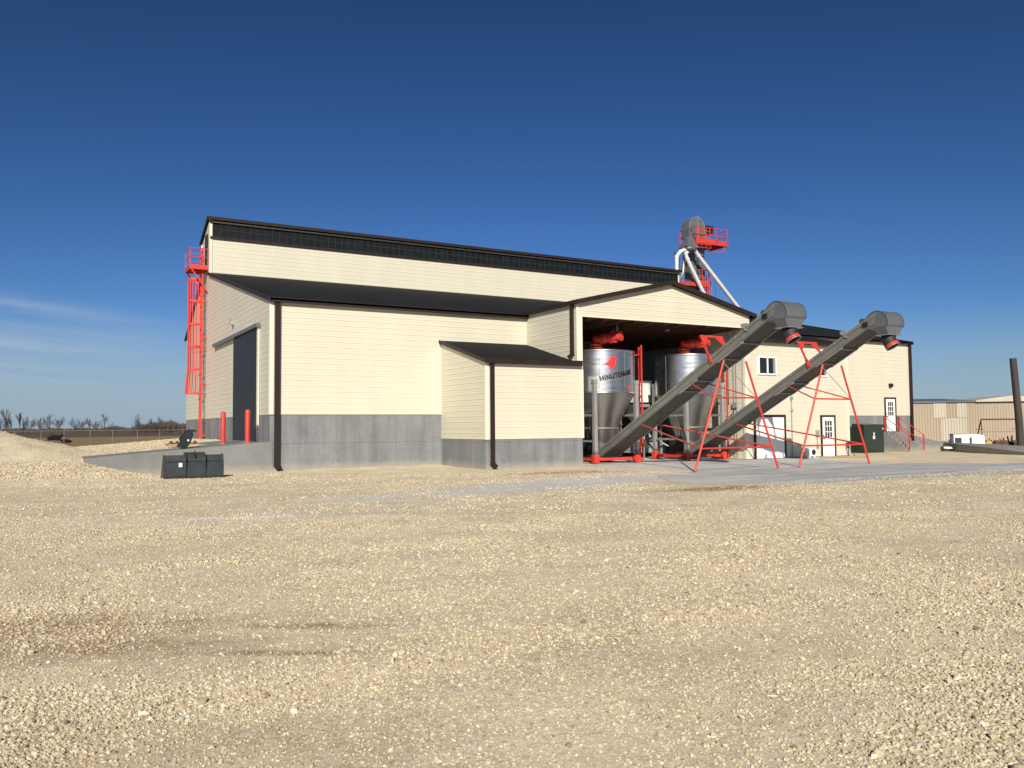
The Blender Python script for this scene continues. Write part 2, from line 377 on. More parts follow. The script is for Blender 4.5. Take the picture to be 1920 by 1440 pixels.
class MB:
    def __init__(s): s.v = []; s.f = []; s.m = []; s.mi = 0; s.sm = []; s.mark = []
    def add(s, vs, fs, smooth=False):
        b = len(s.v); s.v += [tuple(map(float, q)) for q in vs]
        for f in fs: s.f.append([b + i for i in f]); s.m.append(s.mi); s.sm.append(smooth)
        return s
    def box(s, x0, x1, y0, y1, z0, z1):
        s.mark.append((len(s.v), len(s.f)))
        x0, x1 = sorted((x0, x1)); y0, y1 = sorted((y0, y1)); z0, z1 = sorted((z0, z1))
        v = [(x, y, z) for z in (z0, z1) for y in (y0, y1) for x in (x0, x1)]
        return s.add(v, [(0, 2, 3, 1), (4, 5, 7, 6), (0, 1, 5, 4), (2, 6, 7, 3), (0, 4, 6, 2), (1, 3, 7, 5)])
    def prism(s, poly, d):
        s.mark.append((len(s.v), len(s.f)))
        """poly: planar 3D points; d: extrusion vector"""
        n = len(poly); P = [Vector(q) for q in poly]; D = Vector(d)
        nrm = sum(((P[i] - P[0]).cross(P[(i + 1) % n] - P[0]) for i in range(1, n - 1)), Vector())
        if nrm.dot(D) > 0: P = P[::-1]
        v = P + [q + D for q in P]
        fs = [list(range(n)), list(range(2 * n - 1, n - 1, -1))] + [[(i + 1) % n, i, n + i, n + (i + 1) % n] for i in range(n)]
        return s.add(v, fs)
    def beam(s, p, q, w, h, up=(0, 0, 1)):
        s.mark.append((len(s.v), len(s.f)))
        p, q = Vector(p), Vector(q); a = (q - p).normalized(); u = Vector(up)
        if abs(a.dot(u)) > 0.98: u = Vector((0, 1, 0))
        r = a.cross(u).normalized(); u = r.cross(a).normalized()
        c = [r * (sx * w / 2) + u * (sy * h / 2) for sx, sy in ((-1, -1), (1, -1), (1, 1), (-1, 1))]
        v = [p + k for k in c] + [q + k for k in c]
        return s.add(v, [(0, 1, 2, 3), (7, 6, 5, 4)] + [((i + 1) % 4, i, 4 + i, 4 + (i + 1) % 4) for i in range(4)])
    def tube(s, p, q, r, r2=None, n=10, caps=True):
        return s.path([p, q], [r, r if r2 is None else r2], n, caps)
    def path(s, pts, rad, n=10, caps=True):
        s.mark.append((len(s.v), len(s.f)))
        pts = [Vector(q) for q in pts]
        if isinstance(rad, (int, float)): rad = [rad] * len(pts)
        vs = []; fs = []; prev = None
        for i, c in enumerate(pts):
            t = (pts[min(i + 1, len(pts) - 1)] - pts[max(i - 1, 0)]).normalized()
            if prev is None:
                u = Vector((0, 0, 1)) if abs(t.z) < 0.9 else Vector((1, 0, 0))
                a = t.cross(u).normalized()
            else: a = (prev - t * prev.dot(t)).normalized()
            prev = a; b = t.cross(a)
            vs += [c + (a * math.cos(k * 2 * math.pi / n) + b * math.sin(k * 2 * math.pi / n)) * rad[i] for k in range(n)]
        for i in range(len(pts) - 1):
            for k in range(n):
                fs.append((i * n + k, i * n + (k + 1) % n, (i + 1) * n + (k + 1) % n, (i + 1) * n + k))
        s.add(vs, fs, True)
        if caps:
            s.add(vs[:n], [list(range(n - 1, -1, -1))]); s.add(vs[-n:], [list(range(n))])
        return s
    def lathe(s, c, prof, n=48, smooth=True, a0=0, a1=2 * math.pi):
        s.mark.append((len(s.v), len(s.f)))
        vs = []; fs = []; full = abs(a1 - a0 - 2 * math.pi) < 1e-6; k_ = n if full else n + 1
        for r, z in prof:
            for k in range(k_):
                a = a0 + (a1 - a0) * k / n
                vs.append((c[0] + r * math.cos(a), c[1] + r * math.sin(a), c[2] + z))
        for i in range(len(prof) - 1):
            for k in range(n):
                k2 = (k + 1) % k_
                fs.append((i * k_ + k, i * k_ + k2, (i + 1) * k_ + k2, (i + 1) * k_ + k))
        return s.add(vs, fs, smooth)
    def build(s, name, mat, parent=None, label=None, bevel=0, local=False):
        me = bpy.data.meshes.new(name)
        off = Vector((0, 0, 0))
        if parent is not None and not local: off = root_of(parent).location
        me.from_pydata([tuple(Vector(q) - off) for q in s.v], [], s.f)
        mats = mat if isinstance(mat, (list, tuple)) else [mat]
        for m in mats: me.materials.append(MAT[m] if isinstance(m, str) else m)
        if len(mats) > 1: me.polygons.foreach_set('material_index', s.m)
        me.polygons.foreach_set('use_smooth', s.sm)
        me.update()
        o = bpy.data.objects.new(name, me); COL.objects.link(o)
        if parent is not None: o.parent = parent
        if label: o['label'] = label
        if bevel:
            b = o.modifiers.new('bevel', 'BEVEL'); b.width = bevel; b.segments = 2; b.limit_method = 'ANGLE'; b.angle_limit = 0.6
        return o

def build_each(mb, name, mat, parent):
    """every primitive of the builder becomes a mesh of its own"""
    mk_ = mb.mark + [(len(mb.v), len(mb.f))]; out = []
    for (v0, f0), (v1, f1) in zip(mk_[:-1], mk_[1:]):
        q = MB(); q.v = mb.v[v0:v1]; q.f = [[i - v0 for i in f_] for f_ in mb.f[f0:f1]]; q.m = mb.m[f0:f1]; q.sm = mb.sm[f0:f1]
        out.append(q.build(name, mat, parent))
    return out

def copy_tree(o, parent=None):
    c = o.copy(); COL.objects.link(c); c.parent = parent
    for ch in list(o.children): copy_tree(ch, c)
    return c

def siding(axis, plane, a0, a1, z0, z1, outward, clips=(), pitch=0.1145):
    """lapped siding on plane axis=plane between a0..a1, z0..z1; outward = -1 or +1; clips: (point(a,z), normal(a,z)) keep side opposite of normal"""
    bm = bmesh.new()
    n = max(1, int(round((z1 - z0) / pitch))); k = 0
    zz = [z0 + (z1 - z0) * i / n for i in range(n + 1)]
    def P(a, z, d):
        q = plane + outward * d
        return (a, q, z) if axis == 'y' else (q, a, z)
    for i in range(n):
        dp = 0.015 if i % 2 == 0 else 0.009
        zb, zt = zz[i], zz[i + 1]
        # slanted face of the board and the small underside of its lap
        for quad in (((zb, dp), (zt, 0.003)), ((zb, 0.001), (zb, dp))):
            (za, da), (zc, dc) = quad
            vs = [bm.verts.new(P(a0, za, da)), bm.verts.new(P(a1, za, da)), bm.verts.new(P(a1, zc, dc)), bm.verts.new(P(a0, zc, dc))]
            bm.faces.new(vs)
    for (pa, pz), (na, nz_) in clips:
        co = (pa, plane, pz) if axis == 'y' else (plane, pa, pz)
        no = (na, 0, nz_) if axis == 'y' else (0, na, nz_)
        geom = list(bm.verts) + list(bm.edges) + list(bm.faces)
        bmesh.ops.bisect_plane(bm, geom=geom, plane_co=co, plane_no=no, clear_outer=True)
    bmesh.ops.recalc_face_normals(bm, faces=bm.faces)
    bm.verts.index_update()
    v = [tuple(q.co) for q in bm.verts]; f = [[w.index for w in fc.verts] for fc in bm.faces]
    bm.free()
    return v, f

# ------------------------------------------------------------------ terrain
def sm(a, b, x):
    t = np.clip((x - a) / (b - a), 0, 1); return t * t * (3 - 2 * t)
_perm = RNG.random((256, 256))
def vnoise(x, y):
    xi = np.floor(x).astype(int); yi = np.floor(y).astype(int); fx = x - xi; fy = y - yi
    fx = fx * fx * (3 - 2 * fx); fy = fy * fy * (3 - 2 * fy)
    g = lambda i, j: _perm[i % 256, j % 256]
    return (g(xi, yi) * (1 - fx) + g(xi + 1, yi) * fx) * (1 - fy) + (g(xi, yi + 1) * (1 - fx) + g(xi + 1, yi + 1) * fx) * fy - 0.5
def fbm(x, y, o=4):
    return sum(vnoise(x * 2 ** k + 17 * k, y * 2 ** k + 5 * k) / 2 ** k for k in range(o))
def Pl(x): return 0.44 + np.clip((x + 1.0) / 8.9, 0, 1) * 0.70
def gh(x, y):
    x = np.asarray(x, float); y = np.asarray(y, float)
    h = 0.030 * fbm(x * 0.35, y * 0.35) * sm(2, 5, np.hypot(x, y)) + 0.012 * fbm(x * 1.7 + 9, y * 1.7)
    nearb = (sm(30.5, 32.6, y) * sm(7, 8.5, x)) + sm(26.5, 28.5, y) * sm(14.3, 15.3, x) * (1 - sm(14.3, 20, y) * 0)
    h = h * (1 - 0.6 * np.clip(nearb, 0, 1))
    pad = sm(14.0, 17, x) * sm(13.0, 16, y) * (1 - sm(30, 36, x))
    h = h * (1 - pad)
    pl = Pl(x)
    front = pl * sm(26.5, 33.2, y) * (1 - sm(0.2, 4.0, x + 0.35 * fbm(x * 0.8, y * 0.8)))
    back = pl * sm(32.0, 34.6, y)
    w = np.where(y > 34.0, 1.0, sm(32.9, 34.0, y))
    left = front * (1 - w) + np.maximum(front, back) * w
    left = left * (1 - sm(7.95, 8.05, x) * 1.0) * (1 - sm(54.5, 60, y) * 1.15)
    h = h + left
    lumps = 0.055 * fbm(x * 1.3, y * 1.3, 5) * sm(26, 30, y) * (1 - sm(2.0, 4.5, x))
    h = h + lumps
    # spoil pile
    r = np.hypot((x + 1.75) / 1.0, (y - 42.0) / 1.25)
    pile = 1.36 * np.clip(1 - r / 4.1, 0, 1) ** 1.05
    h = h + pile * (1 + 0.10 * fbm(x * 1.1, y * 1.1)) 
    # small gravel ridge along the shed corner tongue and the yard edge
    h = h + 0.07 * np.exp(-(((x - 17.2) / 2.6) ** 2 + ((y - 24.2) / 1.5) ** 2))
    # gravel drifts against the foundation
    h = h + 0.05 * np.exp(-((y - 32.7) / 0.8) ** 2) * sm(8, 9, x) * (1 - sm(15.2, 15.6, x)) * (0.7 + fbm(x * 0.9, y))
    h = h - 0.15 * sm(42, 50, x) * sm(20, 26, y)
    h = np.where((x > 8.1) & (x < 48) & (y > 33.2), -0.3, h)
    return h

def axis_pts(segs):
    out = []
    for a, b, st in segs: out += list(np.arange(a, b, st))
    out.append(segs[-1][1]); return np.array(out)
gx = axis_pts([(-70, -12, 2.0), (-12, -3, 0.5), (-3, 20, 0.16), (20, 36, 0.4), (36, 60, 1.0), (60, 120, 3)])
gy = axis_pts([(-14, 2, 1.0), (2, 22, 0.16), (22, 36, 0.2), (36, 60, 0.4), (60, 90, 2.0)])
def grid_mesh(name, xs, ys, hf, mat, keep=None):
    X, Y = np.meshgrid(xs, ys); Z = hf(X, Y)
    nx, ny = len(xs), len(ys)
    co = np.stack([X, Y, Z], -1).reshape(-1, 3)
    i, j = np.meshgrid(np.arange(nx - 1), np.arange(ny - 1)); a = (j * nx + i).ravel()
    F = np.stack([a, a + 1, a + nx + 1, a + nx], -1)
    if keep is not None:
        cxm = (X[:-1, :-1] + X[1:, 1:]) / 2; cym = (Y[:-1, :-1] + Y[1:, 1:]) / 2
        F = F[keep(cxm, cym).ravel()]
    me = bpy.data.meshes.new(name)
    me.vertices.add(len(co)); me.vertices.foreach_set('co', co.ravel())
    me.loops.add(F.size); me.loops.foreach_set('vertex_index', F.ravel())
    me.polygons.add(len(F)); me.polygons.foreach_set('loop_start', np.arange(0, F.size, 4))
    me.polygons.foreach_set('loop_total', np.full(len(F), 4)); me.polygons.foreach_set('use_smooth', np.ones(len(F), bool))
    me.materials.append(MAT[mat]); me.update(); me.validate()
    o = bpy.data.objects.new(name, me); COL.objects.link(o); return o
yard = grid_mesh('gravel_yard', gx, gy, gh, 'gravel', keep=lambda x, y: ~((x < 8) & (y > 60)) & ~((x > 8) & (x < 49) & (y > 60)))
tag(yard, kind='structure')
fxs = np.concatenate([-np.geomspace(3000, 70, 24), np.linspace(-60, 130, 30), np.geomspace(140, 3000, 24)])
fys = np.concatenate([np.linspace(-200, 50, 8), np.linspace(55, 400, 60), np.geomspace(430, 4500, 24)])
field = grid_mesh('field', fxs, fys, lambda x, y: -0.16 + 0.0 * x - 0.25 * (1 - sm(58, 75, np.hypot(x, y))) + 0.16 * sm(60, 100, y) + 0.05 * fbm(x * .05, y * .05), 'field')
tag(field, kind='structure')

# concrete pad: ragged sheet
PAD = np.array([(19.99, 28.69), (19.9, 24.4), (18.6, 22.2), (17.4, 20.8), (16.5, 19.3), (16.5, 17.6), (17.2, 16.5), (19.5, 16.0), (23.6, 16.1), (28.2, 15.0), (34, 13.4), (41, 11.0), (46, 14.5),
                (40, 16.9), (34.3, 19.5), (31.6, 22.4), (31.2, 24.6), (33.6, 27.4), (34.3, 28.69)])
def in_pad(x, y):
    n_ = 0.32 * (fbm(x * 0.9, y * 0.9) + 0.6 * fbm(x * 3.1 + 4, y * 3.1)); x2, y2 = x + n_, y + n_ * 0.7
    y2 = np.where(y > 28.2, y, y2); x2 = np.where((y > 27.9) & (x < 33), x, x2)
    c = np.zeros(x.shape, bool)
    for a, b in zip(PAD, np.roll(PAD, -1, 0)):
        c ^= ((a[1] > y2) != (b[1] > y2)) & (x2 < (b[0] - a[0]) * (y2 - a[1]) / (b[1] - a[1] + 1e-12) + a[0])
    return c
pad = grid_mesh('concrete_pad', np.arange(15.5, 46.6, 0.11), np.arange(10.4, 28.68, 0.1), lambda x, y: 0.005 + 0 * x, 'pad', keep=in_pad)
tag(pad, kind='structure')
me = bpy.data.meshes.new('bay_floor'); me.from_pydata([(19.8, 28.68, 0.004), (29.6, 28.68, 0.004), (29.6, 36.9, 0.004), (19.8, 36.9, 0.004)], [], [(0, 1, 2, 3)]); me.materials.append(MAT['pad'])
bf = bpy.data.objects.new('bay_floor', me); COL.objects.link(bf); tag(bf, kind='structure')

# ------------------------------------------------------------------ gravel stones (uncountable)
def make_rocks():
    rocks = []
    for k in range(14):
        bm = bmesh.new(); bmesh.ops.create_icosphere(bm, subdivisions=1 if k < 9 else 2, radius=1)
        fl = RNG.uniform(0.40, 0.8); el = RNG.uniform(0.6, 1.0)
        dirs = [Vector(RNG.normal(size=3)).normalized() for _ in range(7)]; cuts = [RNG.uniform(0.5, 0.9) for _ in dirs]
        for v in bm.verts:
            c = v.co.copy()
            for d, q in zip(dirs, cuts):
                e = c.dot(d)
                if e > q: c -= d * (e - q)
            c += Vector(RNG.normal(size=3)) * 0.05
            v.co = Vector((c.x, c.y * el, c.z * fl))
        me = bpy.data.meshes.new('stone_shape'); bm.to_mesh(me); bm.free(); me.materials.append(MAT['stone'])
        o = bpy.data.objects.new('stone_shape', me); rocks.append(o)
    return rocks
def scatter_stones():
    col = bpy.data.collections.new('stone_shapes')
    for o in make_rocks(): col.objects.link(o)
    P = []
    fw = np.array([0.5, 0.866]); rt = np.array([0.866, -0.5])
    def zone(d0, d1, dens, s0, s1, extra=1.2, big=0):
        area = (d1 * d1 - d0 * d0) * 0.5 * 1.25 * extra + (d1 - d0) * 2
        n = int(area * dens)
        d = np.sqrt(RNG.uniform(d0 * d0, d1 * d1, n)); u = RNG.uniform(-1, 1, n) * (d * 0.625 * extra + 0.8)
        xy = d[:, None] * fw + u[:, None] * rt
        s = s0 * (s1 / s0) ** (RNG.random(n) ** 2.0)
        # clumps: patches of fines have few stones
        w = fbm(xy[:, 0] * 0.55, xy[:, 1] * 0.9, 4)
        keep = RNG.random(n) < np.clip(0.72 + 0.9 * w, 0.40, 1)
        xy, s, w = xy[keep], s[keep], w[keep]
        s = s * (1 + 0.45 * np.clip(w, -0.4, 0.5))
        P.append(np.column_stack([xy, s]))
    zone(2.6, 6.0, 6500, 0.003, 0.017)
    zone(6.0, 10.0, 2600, 0.004, 0.019)
    zone(10.0, 16.0, 800, 0.007, 0.022)
    zone(16.0, 30.0, 110, 0.012, 0.030)
    zone(2.8, 12.0, 26, 0.018, 0.036)
    # coarse stone on the left bank and spoil heap
    n = 15000; xy = np.column_stack([RNG.uniform(-4, 8, n), RNG.uniform(26.5, 56, n)]); s = 0.014 * 3.0 ** (RNG.random(n) ** 1.8)
    P.append(np.column_stack([xy, s]))
    n = 5000; xy = np.column_stack([RNG.uniform(-1.5, 3.6, n), RNG.uniform(29, 33, n)]); s = 0.022 * 2.4 ** (RNG.random(n) ** 1.8)
    P.append(np.column_stack([xy, s]))
    P = np.vstack(P)
    x, y, s = P.T
    inpad = (x > 15.5) & (y > 17) & (y < 29) & (x < 32) & ~((x < 19.5) & (y > 21.5))
    inb = ((x > 7.8) & (y > 32.75)) | ((x > 15.2) & (y > 28.6)) | ((x > 1.7) & (y > 32.7) & (y < 35.8)) | ((x > 6) & (y > 32) & (y < 40.5))
    u_ = ((x - 13.4) * math.cos(.3) + (y - 20.3) * math.sin(.3)) / 5.2; v_ = (-(x - 13.4) * math.sin(.3) + (y - 20.3) * math.cos(.3)) / 1.5
    thin = (np.hypot(u_, v_) + 0.5 * fbm(x * .9, y * .9) < 1.0) & (RNG.random(len(x)) < 0.75)
    k = ~(inpad | inb | thin); x, y, s = x[k], y[k], s[k]
    z = gh(x, y) + s * 0.28
    me = bpy.data.meshes.new('gravel'); n = len(x)
    me.vertices.add(n); me.vertices.foreach_set('co', np.column_stack([x, y, z]).ravel())
    a = me.attributes.new('size', 'FLOAT', 'POINT'); a.data.foreach_set('value', s)
    a = me.attributes.new('rot', 'FLOAT_VECTOR', 'POINT')
    rot = np.column_stack([RNG.normal(0, 0.35, n), RNG.normal(0, 0.35, n), RNG.uniform(0, 6.28, n)]); a.data.foreach_set('vector', rot.ravel())
    a = me.attributes.new('pick', 'INT', 'POINT'); a.data.foreach_set('value', RNG.integers(0, 14, n).astype(np.int32))
    o = bpy.data.objects.new('gravel', me); COL.objects.link(o)
    tag(o, 'loose pale limestone chips strewn over the whole yard', 'gravel', kind='stuff')
    ng = bpy.data.node_groups.new('scatter', 'GeometryNodeTree')
    ng.interface.new_socket('Geometry', in_out='INPUT', socket_type='NodeSocketGeometry')
    ng.interface.new_socket('Geometry', in_out='OUTPUT', socket_type='NodeSocketGeometry')
    N, L = ng.nodes, ng.links
    gi, go = N.new('NodeGroupInput'), N.new('NodeGroupOutput')
    ci = N.new('GeometryNodeCollectionInfo'); ci.inputs['Collection'].default_value = col; ci.inputs['Separate Children'].default_value = True
    ip = N.new('GeometryNodeInstanceOnPoints'); ip.inputs['Pick Instance'].default_value = True
    def attr(nm, dt):
        q = N.new('GeometryNodeInputNamedAttribute'); q.data_type = dt; q.inputs[0].default_value = nm; return q.outputs['Attribute']
    L.new(gi.outputs[0], ip.inputs['Points']); L.new(ci.outputs[0], ip.inputs['Instance'])
    L.new(attr('pick', 'INT'), ip.inputs['Instance Index'])
    e2r = N.new('FunctionNodeEulerToRotation'); L.new(attr('rot', 'FLOAT_VECTOR'), e2r.inputs[0]); L.new(e2r.outputs[0], ip.inputs['Rotation'])
    L.new(attr('size', 'FLOAT'), ip.inputs['Scale'])
    L.new(ip.outputs[0], go.inputs[0])
    md = o.modifiers.new('scatter', 'NODES'); md.node_group = ng
    print('stones', n)
scatter_stones()

# ------------------------------------------------------------------ the main building
XL, XR, YF, YC, YU, YB = 7.92, 48.18, 32.82, 28.70, 46.3, 53.8
CX0, CX1, CR = 19.71, 29.98, 24.87         # canopy bay
ZC = 2.23
RS = (10.0 - 6.80) / (46.3 - YF)           # lean-to roof slope
def zroof(y): return 6.80 + RS * (y - YF)
bld = thing('feed_mill_building', (XL, YF, 0), 'large cream sided building with charcoal roofs, clerestory and grey concrete base', 'building')

def part(name, mb, mat, parent=bld, label=None, bevel=0): return mb.build(name, mat, parent, label, bevel)
# foundations
mb = MB(); mb.box(XL, CX0, YF, YF + 0.3, -0.4, ZC); part('foundation', mb, 'conc')
mb = MB(); mb.box(XL, XL + 0.3, YF + 0.3, YB, -0.4, ZC); part('foundation', mb, 'conc')
mb = MB(); mb.box(36.9, XR, YF, YF + 0.3, -0.4, 2.16); part('foundation', mb, 'conc')
mb = MB(); mb.box(15.33, 19.96, YC, YC + 0.28, -0.4, 1.18).box(15.33, 15.6, YC + 0.28, YF, -0.4, 1.18); part('foundation', mb, 'conc', label='low concrete base under the small lean-to')

# walls --------------------------------------------------------------
def wall(axis, plane, a0, a1, z0, z1, outward, clips=(), label=None):
    v, f_ = siding(axis, plane, a0, a1, z0, z1, outward, clips)
    m = MB(); m.add(v, f_); return part('wall', m, 'siding', label=label)
wall('y', YF - 0.02, XL, CX0, ZC, 6.78, -1)
wall('y', YU, XL, 41.0, 9.9, 12.0, -1, label='high cream wall below the clerestory')
g0 = 6.95
gs = (8.12 - 6.95) / (CR - CX0)
clipg = [((CR, 8.06), (-gs, 1)), ((CR, 8.06), (gs, 1))]
wall('y', YC - 0.01, CX0, CX1 - 0.15, 6.34, 8.1, -1, clipg, label='cream gable over the silo bay')
m = MB(); m.box(CX0, 19.96, YC - 0.03, YC + 0.12, 4.4, 6.34); part('wall', m, 'trim')
m = MB(); m.box(29.5, 29.82, YC - 0.03, YC + 0.12, 5.5, 6.34); part('wall', m, 'trim')
wall('x', CX0, YC, YF, 4.2, 6.84, -1)
wall('y', YC - 0.005, 29.62, 36.9, 0.03, 5.74, -1)
wall('y', YF - 0.02, 36.9, XR, 2.16, 6.78, -1)
wall('y', YC - 0.012, 15.33, 19.97, 1.18, 4.2, -1, label='cream front of the small lean-to')
ss = (5.40 - 4.30) / (YF - YC)
wall('x', 15.33, YC, YF, 1.18, 5.40, -1, [((YC, 4.26), (-ss, 1))])
# end wall profile
def end_clips():
    return []
wall('x', XL, YF, YU, ZC, 10.0, -1, [((YF, 6.78), (-RS, 1))], label='shaded cream end wall')
wall('x', XL, YU, YU + 2.4, ZC, 13.1, -1, [((YU, 13.08), (0.42, 1))])
wall('x', XL, YU + 2.4, YB, ZC, 9.9, -1, [((YU + 2.4, 9.82), (0.48, 1))])
wall('x', 36.9, YC, YF, 0.03, 6.7, 1, [((YC, 5.72), (-0.235, 1))])
wall('x', 29.5, YC + 0.12, 31.4, 0.03, 6.3, -1, label='sunlit siding on the right side of the silo bay')
# unseen rear and right sides
m = MB(); m.box(XR - 0.1, XR, YF + 0.3, YB, -0.4, 6.9).box(XL + 0.3, XR - 0.1, YB - 0.2, YB - 0.02, -0.4, 7.1).box(40.9, 41.0, YU + 0.05, YU + 2.4, 8.0, 12.1).box(XL + .1, 41.0, YU + 2.3, YU + 2.4, 8.0, 12.1)
m.prism([(XR - 0.1, YF, 6.75), (XR - 0.1, YU, 9.95), (XR - 0.1, YU + 2.4, 9.8), (XR - 0.1, YB, 7.1), (XR - 0.1, YB, 6.8), (XR - 0.1, YF, 6.7)], (0.1, 0, 0))
part('wall', m, 'siding')
# corner trims
def cornertrim(x0, x1, y0, y1, z0, z1):
    m_ = MB(); m_.box(x0, x1, y0, y1, z0, z1); part('corner_trim', m_, 'trim')
cornertrim(XL - 0.035, XL + 0.13, YF - 0.065, YF - 0.001, ZC, 6.72)
cornertrim(XL - 0.035, XL + 0.12, YU - 0.045, YU - 0.002, 10.0, 12.95)
cornertrim(XL - 0.035, XL - 0.003, YU, YU + 0.12, 10.0, 12.9)
cornertrim(XL - 0.05, XL - 0.002, YU + 2.32, YU + 2.45, 9.9, 12.05)
cornertrim(40.9, 41.03, YU - 0.045, YU - 0.002, 10.0, 12.95)
cornertrim(CX0 - 0.035, CX0 + 0.10, YC - 0.06, YC - 0.032, 4.4, 6.85)
cornertrim(15.29, 15.45, YC - 0.05, YC - 0.001, 1.17, 4.25)
cornertrim(19.90, 20.0, YC - 0.055, YC + 0.28, 1.17, 4.05)
cornertrim(19.96, 19.99, YC - 0.035, YC + 0.13, 4.05, 6.33)
cornertrim(29.44, 29.62, YC - 0.05, YC + 0.11, 0.03, 5.74)
cornertrim(36.8, 36.93, YC - 0.04, YC - 0.001, 0.03, 5.7)
cornertrim(XL - 0.04, XL - 0.001, YF, YF + 0.1, ZC, 6.7)
m = MB(); m.box(19.99, 29.5, YC - 0.045, YC - 0.003, 6.32, 6.37); part('header_trim', m, 'trim')

# recess lining
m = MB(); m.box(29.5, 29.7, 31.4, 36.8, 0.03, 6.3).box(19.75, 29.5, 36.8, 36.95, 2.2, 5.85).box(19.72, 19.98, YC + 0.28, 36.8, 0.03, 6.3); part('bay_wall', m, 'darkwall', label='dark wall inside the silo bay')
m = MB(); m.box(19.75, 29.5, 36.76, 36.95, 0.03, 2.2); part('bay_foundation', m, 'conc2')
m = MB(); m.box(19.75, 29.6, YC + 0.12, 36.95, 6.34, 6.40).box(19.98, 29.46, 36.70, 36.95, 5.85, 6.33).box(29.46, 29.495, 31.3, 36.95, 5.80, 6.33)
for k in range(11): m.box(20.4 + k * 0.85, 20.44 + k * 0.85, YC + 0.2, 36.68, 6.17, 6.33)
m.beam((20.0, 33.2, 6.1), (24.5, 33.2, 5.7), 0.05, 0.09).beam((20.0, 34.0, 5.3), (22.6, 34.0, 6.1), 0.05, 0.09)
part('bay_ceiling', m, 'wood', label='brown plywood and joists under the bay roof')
m = MB(); m.box(25.70, 25.86, 29.92, 30.08, 6.12, 6.34); part('ceiling_lamp', m, 'galv_post')
m = MB(); m.tube((22.84, 30.0, 6.34), (22.84, 30.0, 6.12), 0.03).tube((22.84, 30, 6.16), (22.84, 30, 5.93), 0.045).path([(22.84, 30, 5.93), (22.82, 29.95, 5.8), (22.75, 29.9, 5.74)], 0.014)
part('cable_drop', m, 'galv_post')

# roofs ---------------------------------------------------------------
def roof(pts, th=0.10, label=None, up=(0, 0, 1)):
    m_ = MB(); m_.prism(pts, (0, 0, th)); return part('roof', m_, 'roof', label=label)
oh = 0.25
rf = roof([(XL - 0.08, YF - oh, zroof(YF - oh)), (XR + 0.15, YF - oh, zroof(YF - oh)), (XR + 0.15, YU, zroof(YU)), (XL - 0.08, YU, zroof(YU))], label='long charcoal lean-to roof along the front')
m = MB(); m.prism([(41.03, YU, 10.0), (XR + 0.15, YU, 10.0), (XR + 0.15, YU + 2.4, 9.85), (41.03, YU + 2.4, 9.85)], (0, 0, 0.09)); part('roof', m, 'roof')
roof([(XL - 0.08, YU + 2.4, 9.86), (XR + 0.15, YU + 2.4, 9.86), (XR + 0.15, YB + 0.2, 7.12), (XL - 0.08, YB + 0.2, 7.12)])
roof([(XL - 0.10, YU - 0.28, 12.98), (41.12, YU - 0.28, 12.98), (41.12, YU + 0.1, 13.10), (XL - 0.10, YU + 0.1, 13.10)], 0.09)
roof([(XL - 0.10, YU + 0.1, 13.10), (41.12, YU + 0.1, 13.10), (41.12, YU + 2.5, 12.10), (XL - 0.10, YU + 2.5, 12.10)], 0.09)
# canopy roof: two slopes running back under the lean-to roof
for sx in (-1, 1):
    xe = CX0 - 0.12 if sx < 0 else CX1 + 0.12
    roof([(xe, YC - 0.22, g0 - 0.03), (CR, YC - 0.22, 8.14), (CR, 39.3, 8.14), (xe, 34.8, g0 - 0.03)], 0.08)
# bump-out roof at right and small lean-to roof
roof([(29.8, YC - 0.25, 5.74), (37.1, YC - 0.25, 5.74), (37.1, YF - oh - 0.01, 6.70), (29.8, YF - oh - 0.01, 6.70)])
roof([(15.24, YC - 0.22, 4.30 - .05), (19.82, YC - 0.22, 4.30 - .05), (19.82 - 0.14, YF - 0.05, 5.40), (15.24, YF - 0.05, 5.40)], 0.07, label='small charcoal lean-to roof')

# fascias and gutters
def gutter(p, q, h=0.15, d=0.12, label=None):
    m_ = MB(); m_.box(p[0], q[0], p[1] - d, p[1], p[2] - h, p[2]); m_.box(p[0], q[0], p[1] - d - 0.015, p[1] - d + 0.01, p[2] - 0.02, p[2] + 0.012)
    return part('gutter', m_, 'brown', label=label)
gutter((XL - 0.06, YF - 0.13, 6.84), (CX0 - 0.02, YF - 0.13, 6.84), 0.17)
gutter((36.95, YF - 0.13, 6.84), (XR + 0.15, YF - 0.13, 6.84), 0.17)
gutter((15.26, YC - 0.12, 4.40), (19.84, YC - 0.12, 4.40), 0.20)
gutter((29.95, YC - 0.14, 5.84), (37.1, YC - 0.14, 5.84), 0.16)
def rake(pts, th=0.17, w=0.05, x=None, y=None, label=None):
    m_ = MB()
    for a, b in zip(pts[:-1], pts[1:]):
        d = (0, 0, -th)
        if x is not None: m_.prism([(x, a[0], a[1]), (x, b[0], b[1]), (x, b[0], b[1] - th), (x, a[0], a[1] - th)], (w, 0, 0))
        else: m_.prism([(a[0], y, a[1]), (b[0], y, b[1]), (b[0], y, b[1] - th), (a[0], y, a[1] - th)], (0, w, 0))
    return part('fascia', m_, 'brown', label=label)
rake([(YF - oh, zroof(YF - oh) + 0.12), (YU, zroof(YU) + 0.12)], x=XL - 0.125)
rake([(YU - 0.30, 13.0 + .08), (YU + 0.1, 13.2), (YU + 2.5, 12.2)], x=XL - 0.14)
rake([(YU + 2.42, 9.97), (YB + 0.2, 7.23)], x=XL - 0.125)
rake([(YF - oh, zroof(YF - oh) + 0.12), (YU, zroof(YU) + 0.12)], x=XR + 0.12)
rake([(CX0 - 0.13, g0 + 0.06), (CR, 8.235), (CX1 + 0.13, g0 + 0.06)], 0.19, 0.05, y=YC - 0.27, label='brown gable fascia over the silo bay')
